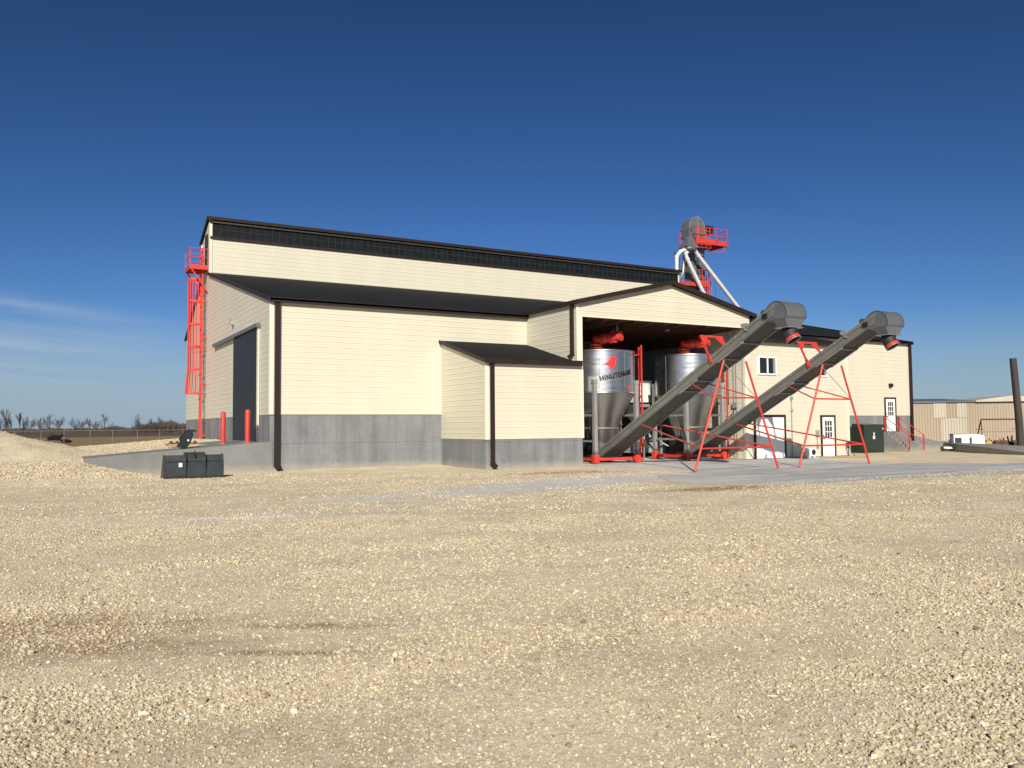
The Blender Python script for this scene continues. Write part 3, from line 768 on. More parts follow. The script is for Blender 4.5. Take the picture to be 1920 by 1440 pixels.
m = MB(); m.prism([(CX0 - 0.17, YC - 0.22, g0 + 0.05), (CX0 - 0.17, YF, g0 + 0.05), (CX0 - 0.17, YF, g0 - 0.12), (CX0 - 0.17, YC - 0.22, g0 - 0.12)], (0.13, 0, 0)); part('gutter', m, 'brown')
m = MB(); m.box(CX1 + 0.02, CX1 + 0.14, YC - 0.22, YF, g0 - 0.12, g0 + 0.05); part('gutter', m, 'brown')
rake([(YC - 0.22, 4.34), (YF - 0.03, 5.49)], 0.14, x=15.20)
rake([(YC - 0.25, 5.84), (YF - 0.2, 6.8)], x=37.1, th=0.13)
m = MB(); m.box(XL - 0.12, 41.14, YU - 0.34, YU - 0.27, 12.93, 13.10); part('fascia', m, 'brown', label='long brown fascia over the clerestory')
m = MB(); m.box(XL - 0.02, 41.0, YU - 0.045, YU - 0.004, 12.84, 12.92); part('header_trim', m, 'trim')
# clerestory
m = MB(); m.box(XL + 0.12, 40.9, YU - 0.03, YU + 0.02, 12.08, 12.84)
cw = part('clerestory_window', m, 'clere')
m = MB(); nm = 82
for k in range(nm + 1):
    x = XL + 0.13 + (40.88 - XL - 0.13) * k / nm; m.box(x - 0.022, x + 0.022, YU - 0.048, YU - 0.031, 12.08, 12.84)
m.box(XL + 0.13, 40.88, YU - 0.052, YU - 0.0485, 12.44, 12.49)
m.build('window_grid', MAT['mull'], cw)
m = MB(); m.box(XL + 0.0, 41.0, YU - 0.09, YU - 0.004, 11.94, 12.08); m.build('window_sill', MAT['brown'], cw)

# downspouts
def downspout(pts, w=0.11, d=0.09, label=None):
    m_ = MB()
    for a, b in zip(pts[:-1], pts[1:]): m_.beam(a, b, w, d, up=(0, 1, 0))
    for p_ in pts[1:-1]: m_.box(p_[0] - w * .55, p_[0] + w * .55, p_[1] - d * .55, p_[1] + d * .55, p_[2] - 0.05, p_[2] + 0.05)
    return part('downspout', m_, 'brown', label=label)
downspout([(8.17, YF - 0.13, 6.70), (8.17, YF - 0.13, 0.24), (8.24, YF - 0.32, 0.10)], 0.20, 0.10, 'wide brown downspout at the front left corner')
downspout([(15.58, YC - 0.11, 4.22), (15.58, YC - 0.11, 0.22), (15.64, YC - 0.28, 0.10)], 0.17, 0.09, 'brown downspout on the small lean-to')
downspout([(CX0 - 0.08, YC + 0.22, 6.83), (CX0 - 0.08, YC + 0.22, 4.72), (CX0 - 0.25, YC + 0.30, 4.58)], 0.12, 0.13)
downspout([(XR - 0.02, YF - 0.11, 6.70), (XR - 0.02, YF - 0.11, -0.05)], 0.19, 0.10)

# windows and doors
def slider_window(x0, x1, z0, z1, y, label):
    m_ = MB(); m_.box(x0 + 0.06, x1 - 0.06, y - 0.015, y + 0.02, z0 + 0.06, z1 - 0.06)
    w = part('window', m_, 'glass', label=label)
    m_ = MB(); t = 0.07
    for b in ((x0, x1, z0, z0 + t), (x0, x1, z1 - t, z1), (x0, x0 + t, z0 + t, z1 - t), (x1 - t, x1, z0 + t, z1 - t), ((x0 + x1) / 2 - 0.04, (x0 + x1) / 2 + 0.04, z0 + t, z1 - t)):
        m_.box(b[0], b[1], y - 0.05, y + 0.02, b[2], b[3])
    m_.build('window_frame', MAT['white'], w)
    m_ = MB(); m_.box(x1 - 0.22, x1 - 0.08, y - 0.012, y - 0.016, z0 + 0.08, z1 - 0.08); m_.build('curtain', MAT['screen'], w)
slider_window(30.34, 31.58, 4.10, 5.0, YC - 0.03, 'white framed sliding window above the roll-up door')
slider_window(34.05, 35.30, 4.10, 5.0, YC - 0.03, 'white framed sliding window half hidden behind the right conveyor')

def entry_door(x0, z0, y, label):
    w, h = 1.10, 2.13; f_ = 0.09
    m_ = MB(); m_.box(x0 + f_, x0 + w - f_, y - 0.03, y + 0.02, z0 + 0.02, z0 + h - f_)
    d = part('door', m_, 'white', label=label)
    m_ = MB(); m_.box(x0, x0 + f_, y - 0.06, y + 0.03, z0, z0 + h).box(x0 + w - f_, x0 + w, y - 0.06, y + 0.03, z0, z0 + h).box(x0 + f_, x0 + w - f_, y - 0.06, y + 0.03, z0 + h - f_, z0 + h)
    m_.build('door_frame', MAT['brown'], d)
    m_ = MB(); a, b = x0 + 0.27, x0 + w - 0.27; zz0, zz1 = z0 + 0.98, z0 + 1.86
    m_.box(a, b, y - 0.036, y - 0.031, zz0, zz1); m_.build('door_window', MAT['glass'], d)
    m_ = MB()
    for k in range(4):
        xx = a + (b - a) * k / 3; m_.box(xx - 0.018, xx + 0.018, y - 0.052, y - 0.037, zz0, zz1)
        z_ = zz0 + (zz1 - zz0) * k / 3; m_.box(a - 0.018, b + 0.018, y - 0.056, y - 0.0525, z_ - 0.018, z_ + 0.018)
    m_.build('window_grid', MAT['white'], d)
    m_ = MB(); m_.path([(x0 + f_ + 0.08, y - 0.03, z0 + 0.95), (x0 + f_ + 0.08, y - 0.069, z0 + 0.95), (x0 + f_ + 0.08, y - 0.07, z0 + 0.95), (x0 + f_ + 0.08, y - 0.11, z0 + 0.95)], [0.02, 0.02, 0.035, 0.035])
    m_.tube((x0 + f_ + 0.08, y - 0.03, z0 + 1.1), (x0 + f_ + 0.08, y - 0.06, z0 + 1.1), 0.03)
    build_each(m_, 'handle', MAT['brown'], d)
entry_door(34.70, 0.0, YC - 0.02, 'white nine-light door at pad level')
entry_door(45.55, 1.16, YF - 0.03, 'white nine-light door at the top of the steps')
m = MB(); n_ = 4
for k in range(n_): m.box(30.08, 32.02, YC - 0.055, YC - 0.02, 0.03 + k * 0.505, 0.03 + k * 0.505 + 0.495)
gd = part('garage_door', m, 'white', label='white sectional garage door with dark frame')
m = MB(); m.box(29.96, 30.08, YC - 0.075, YC + 0.03, 0.03, 2.15).box(32.02, 32.14, YC - 0.075, YC + 0.03, 0.03, 2.15).box(30.08, 32.02, YC - 0.075, YC + 0.03, 2.03, 2.15)
m.build('door_frame', MAT['brown'], gd)
# wall lamp by the upper door
m = MB(); m.prism([(46.02, YF - 0.04, 4.16), (46.24, YF - 0.04, 4.16), (46.24, YF - 0.04, 3.93), (46.02, YF - 0.04, 3.93)], (0, -0.14, 0)); m.prism([(46.02, YF - 0.18, 4.12), (46.24, YF - 0.18, 4.12), (46.24, YF - 0.18, 3.97), (46.02, YF - 0.18, 3.97)], (0, -0.05, 0))
part('wall_lamp', m, 'brown', label='dark lamp above the upper door')
m = MB(); m.box(XL - 0.06, XL - 0.02, 39.65, 39.90, 6.50, 6.78).box(XL - 0.20, XL - 0.06, 39.68, 39.87, 6.55, 6.74); m.prism([(XL - 0.2, 39.66, 6.76), (XL - 0.05, 39.66, 6.80), (XL - 0.05, 39.66, 6.76)], (0, 0.23, 0))
part('wall_lamp', m, 'galv_post', label='pale lamp above the sliding door')
# electrical bits on the right front wall
m = MB(); m.tube((32.58, YC - 0.06, 0.05), (32.58, YC - 0.06, 2.95), 0.022).box(32.53, 32.63, YC - 0.12, YC - 0.03, 2.30, 2.42).box(32.52, 32.64, YC - 0.12, YC - 0.03, 2.9, 3.05)
part('conduit', m, 'galv_post')
m = MB(); m.box(34.32, 34.50, YC - 0.12, YC - 0.03, 1.05, 1.35).tube((34.41, YC - 0.06, 0.55), (34.41, YC - 0.06, 1.05), 0.02).box(34.37, 34.46, YC - 0.1, YC - 0.03, 0.45, 0.6)
part('electrical_box', m, 'galv_post')
m = MB()
for yy in (29.25, 29.42, 29.75): m.tube((29.45, yy, 2.7 if yy > 29.7 else 0.1), (29.45, yy, 6.2), 0.02)
m.box(29.38, 29.47, 29.2, 29.5, 2.5, 2.75)
part('conduit', m, 'galv_post')
m = MB(); m.path([(29.42, 29.3, 2.5), (29.3, 29.4, 2.2), (29.35, 29.8, 2.0), (29.3, 30.2, 1.6)], 0.02); part('hose', m, 'rubber')

# sliding barn door on the end wall, its track and jamb
m = MB(); m.box(XL - 0.10, XL - 0.045, 34.78, 39.42, 1.17, 5.82)
for k in range(12): m.box(XL - 0.112, XL - 0.10, 34.86 + k * 0.39, 34.90 + k * 0.39, 1.17, 5.82)
part('sliding_door', m, 'slate', label='tall dark slate sliding door')
m = MB(); m.box(XL - 0.19, XL - 0.03, 34.4, 44.25, 5.86, 6.02); part('door_track', m, 'galv_hood')
m = MB(); m.box(XL - 0.09, XL - 0.03, 34.52, 34.76, 1.17, 5.86); part('door_jamb', m, 'trim')
m = MB(); m.box(XL - 0.07, XL - 0.025, YU + 0.45, YU + 1.15, 10.45, 12.3); part('hatch', m, 'black', label='narrow dark door at the top of the end wall')

# ------------------------------------------------------------------ ramp, steps, walls
ramp = thing('loading_ramp', (1.84, YF, 0.3), 'grey concrete ramp with retaining wall leading to the sliding door', 'ramp')
m = MB()
def rz(x): return 0.71 + (x - 1.84) * (1.17 - 0.71) / (XL - 1.84)
m.prism([(1.84, YF - 0.02, -0.4), (1.84, YF - 0.02, rz(1.84)), (XL + 0.1, YF - 0.02, rz(XL) + 0.005), (XL + 0.1, YF - 0.02, -0.4)], (0, 0.25, 0)); m.build('retaining_wall', MAT['conc2'], ramp)
m = MB(); m.prism([(1.5, YF + 0.23, 0.2), (1.5, YF + 0.23, rz(1.5) - 0.02), (6.2, YF + 0.23, rz(6.2) - 0.006), (6.2, YF + 0.23, 0.2)], (0, 2.55, 0))
m.prism([(6.2, YF + 0.23, 0.2), (6.2, YF + 0.23, rz(6.2) - 0.004), (XL - 0.03, YF + 0.23, rz(XL) - 0.004), (XL - 0.03, YF + 0.23, 0.2)], (0, 7.0, 0))
m.build('deck', MAT['conc2'], ramp)

st = thing('concrete_steps', (46.1, 31.9, -0.1), 'concrete steps with red handrails leading up to the upper door', 'steps')
m = MB(); y_top = YF - 0.02; n_st = 6; rise = (1.14 + 0.15) / 7
ys_ = [y_top - 0.35 - k * 0.235 for k in range(n_st + 1)]
prof = [(y_top, 1.14)]
for k in range(n_st): prof += [(ys_[k], 1.14 - k * rise), (ys_[k], 1.14 - (k + 1) * rise)]
prof += [(ys_[n_st], 1.14 - n_st * rise), (ys_[n_st], -0.4), (y_top, -0.4)]
m.prism([(45.38, y, z) for y, z in prof], (1.56, 0, 0)); m.build('treads', MAT['conc2'], st)
for xx in (45.46, 46.86):
    m = MB(); a, b = (xx, YF - 0.1, 2.07), (xx, 31.1, 0.97)
    m.tube(a, b, 0.024).tube((a[0], a[1], a[2] - 0.5), (b[0], b[1], b[2] - 0.5), 0.02)
    m.box(xx - 0.035, xx + 0.035, YF - 0.13, YF - 0.06, 0.95, 2.09).box(xx - 0.03, xx + 0.03, 31.07, 31.13, -0.15, 0.99)
    m.build('handrail', MAT['red'], st)

dk = thing('dock_ramp', (51.5, 32.8, -0.2), 'low concrete dock ramp beyond the right end of the building', 'ramp')
m = MB(); m.prism([(48.25, YF - 0.02, -0.5), (48.25, YF - 0.02, 0.92), (51.5, YF - 0.02, 0.40), (51.5, YF - 0.02, -0.5)], (0, 0.25, 0)); m.build('retaining_wall', MAT['conc2'], dk)
m = MB()
P1, P2, P3, P4 = (51.5, 32.8), (45.1, 24.3), (58.7, 31.9), (60.5, 38.0)
v = [(51.5, 32.8, 0.38), (45.1 + 3.2, 28.5, 0.26), (45.1, 24.3, 0.10), (41.0, 19.0, -0.15), (54.0, 20.0, -0.25), (58.7, 29.9, 0.0), (60.5, 33.0, 0.05), (64, 42.0, 0.2), (55.2, 42.0, 0.38)]
w_ = [(a, b, -0.6) for a, b, c in v]
m.add(v + w_, [[0, 1, 2, 3, 4, 5, 6, 7, 8][::-1]] + [[(i + 1) % 9, i, 9 + i, 9 + (i + 1) % 9][::-1] for i in range(9)])
m.build('deck', MAT['conc2'], dk)

# ------------------------------------------------------------------ bollards, bucket, coupler, pallet
def bollard(x, y, z, label):
    b = thing('bollard', (x, y, z), label, 'bollard', 'red bollards by the sliding door')
    m_ = MB(); m_.lathe((x, y, z), [(0.0, 1.34), (0.06, 1.325), (0.095, 1.27), (0.10, 1.24), (0.10, -0.15)], 20); m_.build('post', MAT['red'], b)
    m_ = MB(); m_.lathe((x, y, z), [(0.105, 0.02), (0.16, 0.012), (0.16, -0.1)], 20); m_.build('collar', MAT['conc2'], b)
bollard(6.62, 35.25, 1.06, 'red steel bollard at the gravel edge, farther from the sliding door')
bollard(7.23, 33.55, 1.11, 'red steel bollard standing directly before the sliding door')

bk = thing('loader_bucket', (4.68, 30.3, 0), 'dark grey steel loader bucket lying on the gravel before the ramp', 'loader bucket')
m = MB()
def bprof(y0): return [(y0 + 0.0, 0.0), (y0 - 0.02, 0.10), (y0 + 0.03, 0.55), (y0 + 0.08, 0.60), (y0 + 0.14, 0.80), (y0 + 0.18, 0.80), (y0 + 0.12, 0.58), (y0 + 0.07, 0.52), (y0 + 0.03, 0.12), (y0 + 0.75, 0.04), (y0 + 0.75, 0.0)]
m.prism([(3.76, y, z) for y, z in bprof(29.95)], (1.86, 0, 0)); m.build('shell', MAT['bucket'], bk)
for xx in (3.72, 5.62):
    m = MB(); m.prism([(xx, 29.93, 0.0), (xx, 29.95, 0.5), (xx, 30.08, 0.82), (xx, 30.22, 0.82), (xx, 30.72, 0.02)], (0.04, 0, 0)); m.build('side_plate', MAT['bucket'], bk)
for xx in (4.41, 5.04):
    m = MB(); m.prism([(xx - 0.02, 29.90, 0.0), (xx - 0.02, 29.86, 0.62), (xx - 0.02, 30.0, 0.86), (xx - 0.02, 30.12, 0.86), (xx - 0.02, 29.99, 0.3), (xx - 0.02, 29.95, 0.0)], (0.035, 0, 0)); m.build('rib', MAT['bucket'], bk)
m = MB(); m.box(4.36, 5.05, 30.06, 30.10, 0.70, 0.885).box(4.36, 5.05, 30.04, 30.18, 0.865, 0.89); m.build('mounting_plate', MAT['bucket'], bk)
m = MB(); m.box(4.68, 4.74, 29.98, 30.06, 0.76, 0.84).tube((4.71, 30.02, 0.78), (4.71, 30.02, 0.96), 0.018).tube((4.71, 29.99, 0.73), (4.71, 29.99, 0.79), 0.03); m.build('latch', MAT['black'], bk)
m = MB(); m.box(4.19, 4.30, 29.925, 29.935, 0.40, 0.54); m.build('sticker', MAT['white'], bk)

cp = thing('loader_attachment', (5.0, 34.0, 0.95), 'black steel hooked loader attachment standing on the ramp edge', 'loader attachment')
out = [(4.79, 1.36), (4.93, 1.55), (5.07, 1.68), (5.19, 1.70), (5.29, 1.68), (5.33, 1.60), (5.29, 1.58), (5.26, 1.63), (5.19, 1.60), (5.22, 1.50), (5.15, 1.30), (5.04, 1.06), (4.86, 0.98), (4.72, 1.04), (4.76, 1.15), (4.82, 1.2)]
for yy in (33.55, 34.25):
    m = MB(); m.prism([(x, yy, z - 0.03) for x, z in out], (0, 0.05, 0)); m.build('hook_plate', MAT['black'], cp)
m = MB(); m.tube((4.98, 33.6, 1.3), (4.98, 34.25, 1.3), 0.05).tube((5.1, 33.6, 1.55), (5.1, 34.25, 1.55), 0.04).box(4.75, 5.0, 33.6, 34.25, 0.97, 1.04); m.build('cross_tube', MAT['black'], cp)
m = MB(); m.box(4.99, 5.05, 33.53, 33.548, 1.22, 1.29); m.build('sticker', MAT['white'], cp)

px0, py0 = 4.75, 36.9
pz0 = float(gh(px0 + 0.6, py0)) + 0.02
pt = thing('pallet', (px0, py0, pz0), 'weathered wooden pallet lying on the gravel behind the ramp', 'pallet')
m = MB()
for k in range(3): m.box(px0, px0 + 1.2, py0 + k * 0.45, py0 + k * 0.45 + 0.1, pz0, pz0 + 0.09)
build_each(m, 'bearer', MAT['lumber'], pt)
m = MB()
for k in range(6): m.box(px0 + k * 0.21, px0 + k * 0.21 + 0.14, py0, py0 + 1.0, pz0 + 0.09, pz0 + 0.11)
build_each(m, 'deck_board', MAT['lumber'], pt)
gear = None
for k in range(5):
    if gear is None:
        m = MB(); m.lathe((0, 0, 0), [(0.0, 0.0), (0.11, 0.0), (0.115, 0.03), (0.08, 0.06), (0.05, 0.07), (0.04, 0.12), (0.0, 0.12)], 14)
        gear = m.build('cast_hub', MAT['rust'])
        o = gear
    else: o = gear.copy(); COL.objects.link(o)
    o.location = (px0 + 0.14 + k * 0.235, py0 + 0.22, pz0 + 0.112); o.rotation_euler = (0, 0, k)
    tag(o, ['rusty iron hub on the pallet, nearest its left end', 'rusty iron hub on the pallet, second from the left', 'rusty iron hub in the middle of the pallet', 'rusty iron hub on the pallet, second from the right', 'rusty iron hub on the pallet, nearest the black attachment'][k], 'iron hub', 'rusty hubs on the pallet')

# ------------------------------------------------------------------ caged ladder
ld = thing('caged_ladder', (7.6, 47.1, 1.15), 'tall red caged ladder with platform on the left end wall', 'ladder')
for yy in (46.85, 47.30):
    m = MB(); m.box(7.60, 7.68, yy - 0.03, yy + 0.03, 1.12, 11.5); m.build('rail', MAT['red'], ld)
m = MB()
for k in range(33): m.tube((7.64, 46.87, 1.4 + 0.3 * k), (7.64, 47.28, 1.4 + 0.3 * k), 0.015, n=6)
build_each(m, 'rung', MAT['redfade'], ld)
m = MB()
for z in (1.35, 3.6, 4.1, 6.1, 6.6, 8.6, 9.2):
    for yy in (46.85, 47.30): m.beam((7.66, yy, z), (7.9, yy, z), 0.05, 0.05)
build_each(m, 'wall_bracket', MAT['red'], ld)
m = MB()
def hoop(z, flare=0.0):
    pts = []
    for k in range(13):
        a = math.pi * (0.0 + k / 12)
        pts.append((7.62 - (0.66 + flare) * math.sin(a) * 1.0, 47.075 - (0.235 + flare * 0.6 + 0.12 * math.sin(a)) * math.cos(a), z))
    return pts
lev = [3.6, 4.9, 6.1, 6.15, 7.35, 8.6, 9.8]
flr = [0.10, 0, 0, 0, 0, 0, 0]
for z, fl in zip(lev, flr):
    p = hoop(z, fl)
    for a, b in zip(p[:-1], p[1:]): m.beam(a, b, 0.012, 0.09)
hp = [hoop(z, fl) for z, fl in zip(lev, flr)]
for k in range(1, 12):
    for i in range(len(lev) - 1): m.beam(hp[i][k], hp[i + 1][k], 0.038, 0.012)
m.build('cage', MAT['red'], ld)
m = MB(); m.box(6.95, 7.90, 46.56, 48.1, 10.34, 10.38)
for k in range(5): m.box(6.97, 7.88, 46.62 + k * 0.34, 46.66 + k * 0.34, 10.26, 10.34)
pf = m.build('platform', MAT['redfade'], ld)
m = MB(); m.box(6.93, 7.90, 46.53, 46.56, 10.28, 10.52).box(6.93, 6.96, 46.56, 48.1, 10.28, 10.52).box(6.96, 7.90, 48.08, 48.11, 10.28, 10.52)
for z in (10.95, 11.42):
    m.tube((7.90, 46.56, z), (6.95, 46.56, z), 0.022).tube((6.95, 46.56, z), (6.95, 48.1, z), 0.022).tube((6.95, 48.1, z), (7.9, 48.1, z), 0.022)
for x, y in ((6.95, 46.56), (6.95, 48.1), (7.86, 46.56), (7.86, 48.1)): m.beam((x, y, 10.38), (x, y, 11.42), 0.05, 0.05)
m.build('railing', MAT['red'], pf)
for yy in (46.58, 48.08):
    m = MB(); m.beam((7.02, yy, 10.30), (7.90, yy, 9.05), 0.07, 0.07); m.build('brace', MAT['red'], ld)

# ------------------------------------------------------------------ hopper silos
def make_silo():
    cx, cy, Rr = 22.40, 30.75, 1.57
    s = thing('hopper_silo', (cx, cy, 0.03), 'stainless hopper silo bearing a red emblem and black lettering, left in the bay', 'silo', 'stainless silos in the bay')
    m = MB(); m.lathe((cx, cy, 0), [(Rr, 3.14), (Rr, 5.04)], 96); m.lathe((cx, cy, 0), [(Rr + 0.015, 4.98), (Rr + 0.03, 5.0), (Rr + 0.03, 5.05), (Rr, 5.07), (1.5, 5.06), (0.3, 5.22), (0, 5.22)], 96)
    m.lathe((cx, cy, 0), [(Rr, 3.17), (Rr + 0.02, 3.16), (Rr + 0.02, 3.12), (Rr - 0.05, 3.11)], 96)
    b = m.build('bin_shell', MAT['bin'], s)
    m = MB()
    for a in range(0, 360, 45):
        t = math.radians(a + 8); m.box(cx + (Rr + 0.003) * math.cos(t) - .004, cx + (Rr + 0.003) * math.cos(t) + .004, cy + (Rr + .003) * math.sin(t) - .004, cy + (Rr + .003) * math.sin(t) + .004, 3.16, 4.98)
    build_each(m, 'seam', MAT['galv'], b)
    m = MB(); m.lathe((cx, cy, 0), [(Rr - 0.005, 3.125), (1.02, 2.15), (0.78, 1.55), (0.60, 1.10), (0.45, 0.75), (0.40, 0.6), (0.0, 0.6)], 64)
    m.build('cone', MAT['cone'], s)
    m = MB(); m.lathe((cx, cy, 0), [(0.80, 1.52), (0.82, 1.54), (0.82, 1.60), (0.79, 1.61)], 48); m.build('collar', MAT['galv_dull'], s)
    o_ = 1.15
    for sx in (-1, 1):
        for sy in (-1, 1):
            x, y = cx + sx * o_, cy + sy * o_
            m = MB(); m.box(x - 0.085, x + 0.085, y - 0.085, y + 0.085, 0.56, 3.55); m.box(x - 0.10, x + 0.10, y - 0.10, y + 0.10, 3.55, 3.72)
            lg = m.build('leg', MAT['galv_post'], s)
            m = MB(); m.box(x - 0.10, x + 0.10, y - 0.10, y + 0.10, 0.50, 0.56)
            for q in ((-1, -1), (1, -1), (1, 1), (-1, 1)): m.tube((x + q[0] * .075, y + q[1] * .075, 0.40), (x + q[0] * .075, y + q[1] * .075, 0.64), 0.014, n=6)
            m.box(x - 0.055, x + 0.055, y - 0.055, y + 0.055, 0.41, 0.50)
            m.build('load_cell', MAT['galv_dull'], lg)
            m = MB(); m.box(x - 0.13, x + 0.13, y - 0.13, y + 0.13, 0.03, 0.41); m.build('foot', MAT['red'], lg, bevel=0.01)
    m = MB()
    for y in (cy - o_, cy + o_): m.box(cx - o_ + 0.13, cx + o_ - 0.13, y - 0.05, y + 0.05, 0.14, 0.27)
    for x in (cx - o_, cx + o_): m.box(x - 0.05, x + 0.05, cy - o_ + 0.13, cy + o_ - 0.13, 0.14, 0.27)
    build_each(m, 'base_beam', MAT['red'], s)
    m = MB()
    m.box(cx - o_ + .09, cx + o_ - .09, cy + o_ - 0.04, cy + o_ + 0.04, 2.10, 2.20)
    for x in (cx - o_, cx + o_): m.box(x - 0.04, x + 0.04, cy - o_ + .09, cy + o_ - .09, 2.10, 2.20)
    for x in (cx - o_, cx + o_): m.beam((x, cy - o_ + .09, 1.0), (x, cy + o_ - .09, 1.0), 0.06, 0.08)
    m.beam((cx - o_ + .09, cy + o_, 1.0), (cx + o_ - .09, cy + o_, 1.0), 0.06, 0.08)
    m.beam((cx - o_, cy + o_, 1.0), (cx - 0.35, cy + 0.5, 0.45), 0.06, 0.06).beam((cx + o_, cy + o_, 1.0), (cx + 0.35, cy + 0.5, 0.45), 0.06, 0.06)
    build_each(m, 'cross_brace', MAT['galv_post'], s)
    # machinery under the cone
    m = MB(); m.box(cx - 0.55, cx + 0.55, cy - 0.35, cy + 0.55, 0.35, 0.62); m.tube((cx + 0.2, cy + 0.3, 0.5), (cx + 1.0, cy + 0.6, 0.62), 0.14, n=14); m.box(cx - 0.8, cx - 0.5, cy - 0.1, cy + 0.5, 0.55, 1.0)
    m.path([(cx - 0.7, cy - 0.2, 1.0), (cx - 1.0, cy - 0.6, 1.6), (cx - 1.05, cy - 0.4, 2.3)], 0.02).path([(cx + 0.6, cy + 0.8, 0.4), (cx + 0.9, cy + 0.5, 0.9), (cx + 0.8, cy + 0.9, 1.5)], 0.02)
    m.beam((cx - 1.0, cy - 0.7, 0.8), (cx - 0.5, cy - 0.2, 0.35), 0.07, 0.09); m.box(cx - 1.05, cx - 0.75, cy - 0.75, cy - 0.35, 0.78, 1.05)
    m.build('discharge_gear', MAT['black'], s)
    # agitator drive on the lid
    m = MB(); g = Vector((cx - 0.22, cy - 0.0, 5.20))
    m.lathe(tuple(g), [(0.0, 0.02), (0.33, 0.02), (0.33, 0.06), (0.20, 0.07), (0.20, 0.16), (0.30, 0.17), (0.30, 0.20), (0.17, 0.21), (0.16, 0.50), (0.12, 0.60), (0.0, 0.62)], 24)
    for k in range(8): m.tube((g.x + 0.27 * math.cos(k * .785), g.y + 0.27 * math.sin(k * .785), g.z + 0.05), (g.x + 0.27 * math.cos(k * .785), g.y + 0.27 * math.sin(k * .785), g.z + 0.22), 0.02, n=6)
    ax_ = Vector((0.42, -0.90, 0.07)).normalized(); p0 = g + Vector((0, 0, 0.42))
    def seg(a, b, r, r2=None): m.tube(p0 + ax_ * a, p0 + ax_ * b, r, r2, n=20)
    seg(-0.05, 0.30, 0.16); seg(0.30, 0.34, 0.23); seg(0.34, 0.46, 0.16); seg(0.46, 0.50, 0.24); seg(0.50, 0.62, 0.20, 0.17)
    dr = m.build('agitator_drive', MAT['red'], s)
    m = MB(); seg(0.62, 0.66, 0.22); seg(0.66, 1.15, 0.19); seg(1.15, 1.32, 0.225); seg(1.32, 1.345, 0.10)
    m.box(*(lambda q: (q.x - .08, q.x + .08, q.y - .2, q.y + .2, q.z - .26, q.z - .18))(p0 + ax_ * 0.9))
    q = p0 + ax_ * 0.9; m.box(q.x - 0.09, q.x + 0.09, q.y - 0.1, q.y + 0.1, q.z + 0.17, q.z + 0.27)
    m.build('motor', MAT['red'], dr)
    # side ladder
    lx, ly = cx + 1.58, cy - 0.95
    m = MB()
    for dx, dy in ((-0.09, -0.2), (0.09, 0.2)): m.box(lx + dx - 0.03, lx + dx + 0.03, ly + dy - 0.03, ly + dy + 0.03, 0.03, 5.35 if dy < 0 else 5.30)
    for k in range(17): m.tube((lx - 0.09, ly - 0.18, 0.35 + k * 0.29), (lx + 0.09, ly + 0.18, 0.35 + k * 0.29), 0.014, n=6)
    for z in (4.93, 3.02): m.beam((lx, ly, z), (cx + Rr * 0.93, cy - 0.2, z), 0.05, 0.07)
    m.build('silo_ladder', MAT['red'], s)
    # weld pads behind the leg tops
    m = MB()
    for sx in (-1, 1):
        t = math.atan2(-1, sx)
        for dz0, dz1 in ((3.2, 3.86),):
            pts = [(cx + (Rr + 0.004) * math.cos(t + d), cy + (Rr + 0.004) * math.sin(t + d)) for d in np.linspace(-0.19, 0.19, 7)]
            vs_ = [(a, b, dz0) for a, b in pts] + [(a, b, dz1) for a, b in pts]
            m.add(vs_, [(i, i + 1, i + 8, i + 7) for i in range(6)])
    m.build('weld_pad', MAT['galv'], s)
    return s, cx, cy, Rr
silo, scx, scy, sR = make_silo()
silo2 = copy_tree(silo)
silo2.location.x += 5.28
silo2['label'] = 'plain unlettered stainless hopper silo, right in the bay behind the left conveyor'

# emblem and lettering follow the curve of the left silo
def wrap_mesh(verts, faces, name, mat, th_c, z_c, tilt, parent, r=None):
    """verts in (u,v) metres; u runs along the circumference"""
    r = r or sR + 0.012
    c, s_ = math.cos(tilt), math.sin(tilt); vs_ = []
    for u, v in verts:
        a = u * c - v * s_; b = u * s_ + v * c
        t = th_c + a / sR; vs_.append((scx + r * math.cos(t), scy + r * math.sin(t), z_c + b))
    m_ = MB(); m_.add(vs_, faces); return m_.build(name, mat, parent)
W_ = 0.25
GL = {'M': (1.0, [[(0, 0), (W_, 0), (W_, 1), (0, 1)], [(1.0 - W_, 0), (1.0, 0), (1.0, 1), (1.0 - W_, 1)], [(W_, 1), (W_, .62), (.5, 0), (.5, .42)], [(1 - W_, 1), (.5, .42), (.5, 0), (1 - W_, .62)]]),
      'I': (.25, [[(0, 0), (W_, 0), (W_, 1), (0, 1)]]),
      'N': (.85, [[(0, 0), (W_, 0), (W_, 1), (0, 1)], [(.85 - W_, 0), (.85, 0), (.85, 1), (.85 - W_, 1)], [(W_, 1), (W_, .58), (.85 - W_, 0), (.85 - W_, .42)]]),
      'U': (.85, [[(0, .12), (W_, .25), (W_, 1), (0, 1)], [(.85 - W_, .25), (.85, .12), (.85, 1), (.85 - W_, 1)], [(0, .12), (.16, 0), (.69, 0), (.85, .12), (.85 - W_, .25), (W_, .25)]]),
      'T': (.78, [[(0, .78), (.78, .78), (.78, 1), (0, 1)], [(.265, 0), (.515, 0), (.515, .78), (.265, .78)]]),
      'E': (.72, [[(0, 0), (W_, 0), (W_, 1), (0, 1)], [(W_, 0), (.72, 0), (.72, .2), (W_, .2)], [(W_, .4), (.66, .4), (.66, .6), (W_, .6)], [(W_, .8), (.72, .8), (.72, 1), (W_, 1)]]),
      'A': (.92, [[(0, 0), (.25, 0), (.52, 1), (.34, 1)], [(.67, 0), (.92, 0), (.58, 1), (.44, .8)], [(.30, .2), (.62, .2), (.57, .38), (.35, .38)]])}
bm = bmesh.new(); pen = 0.0
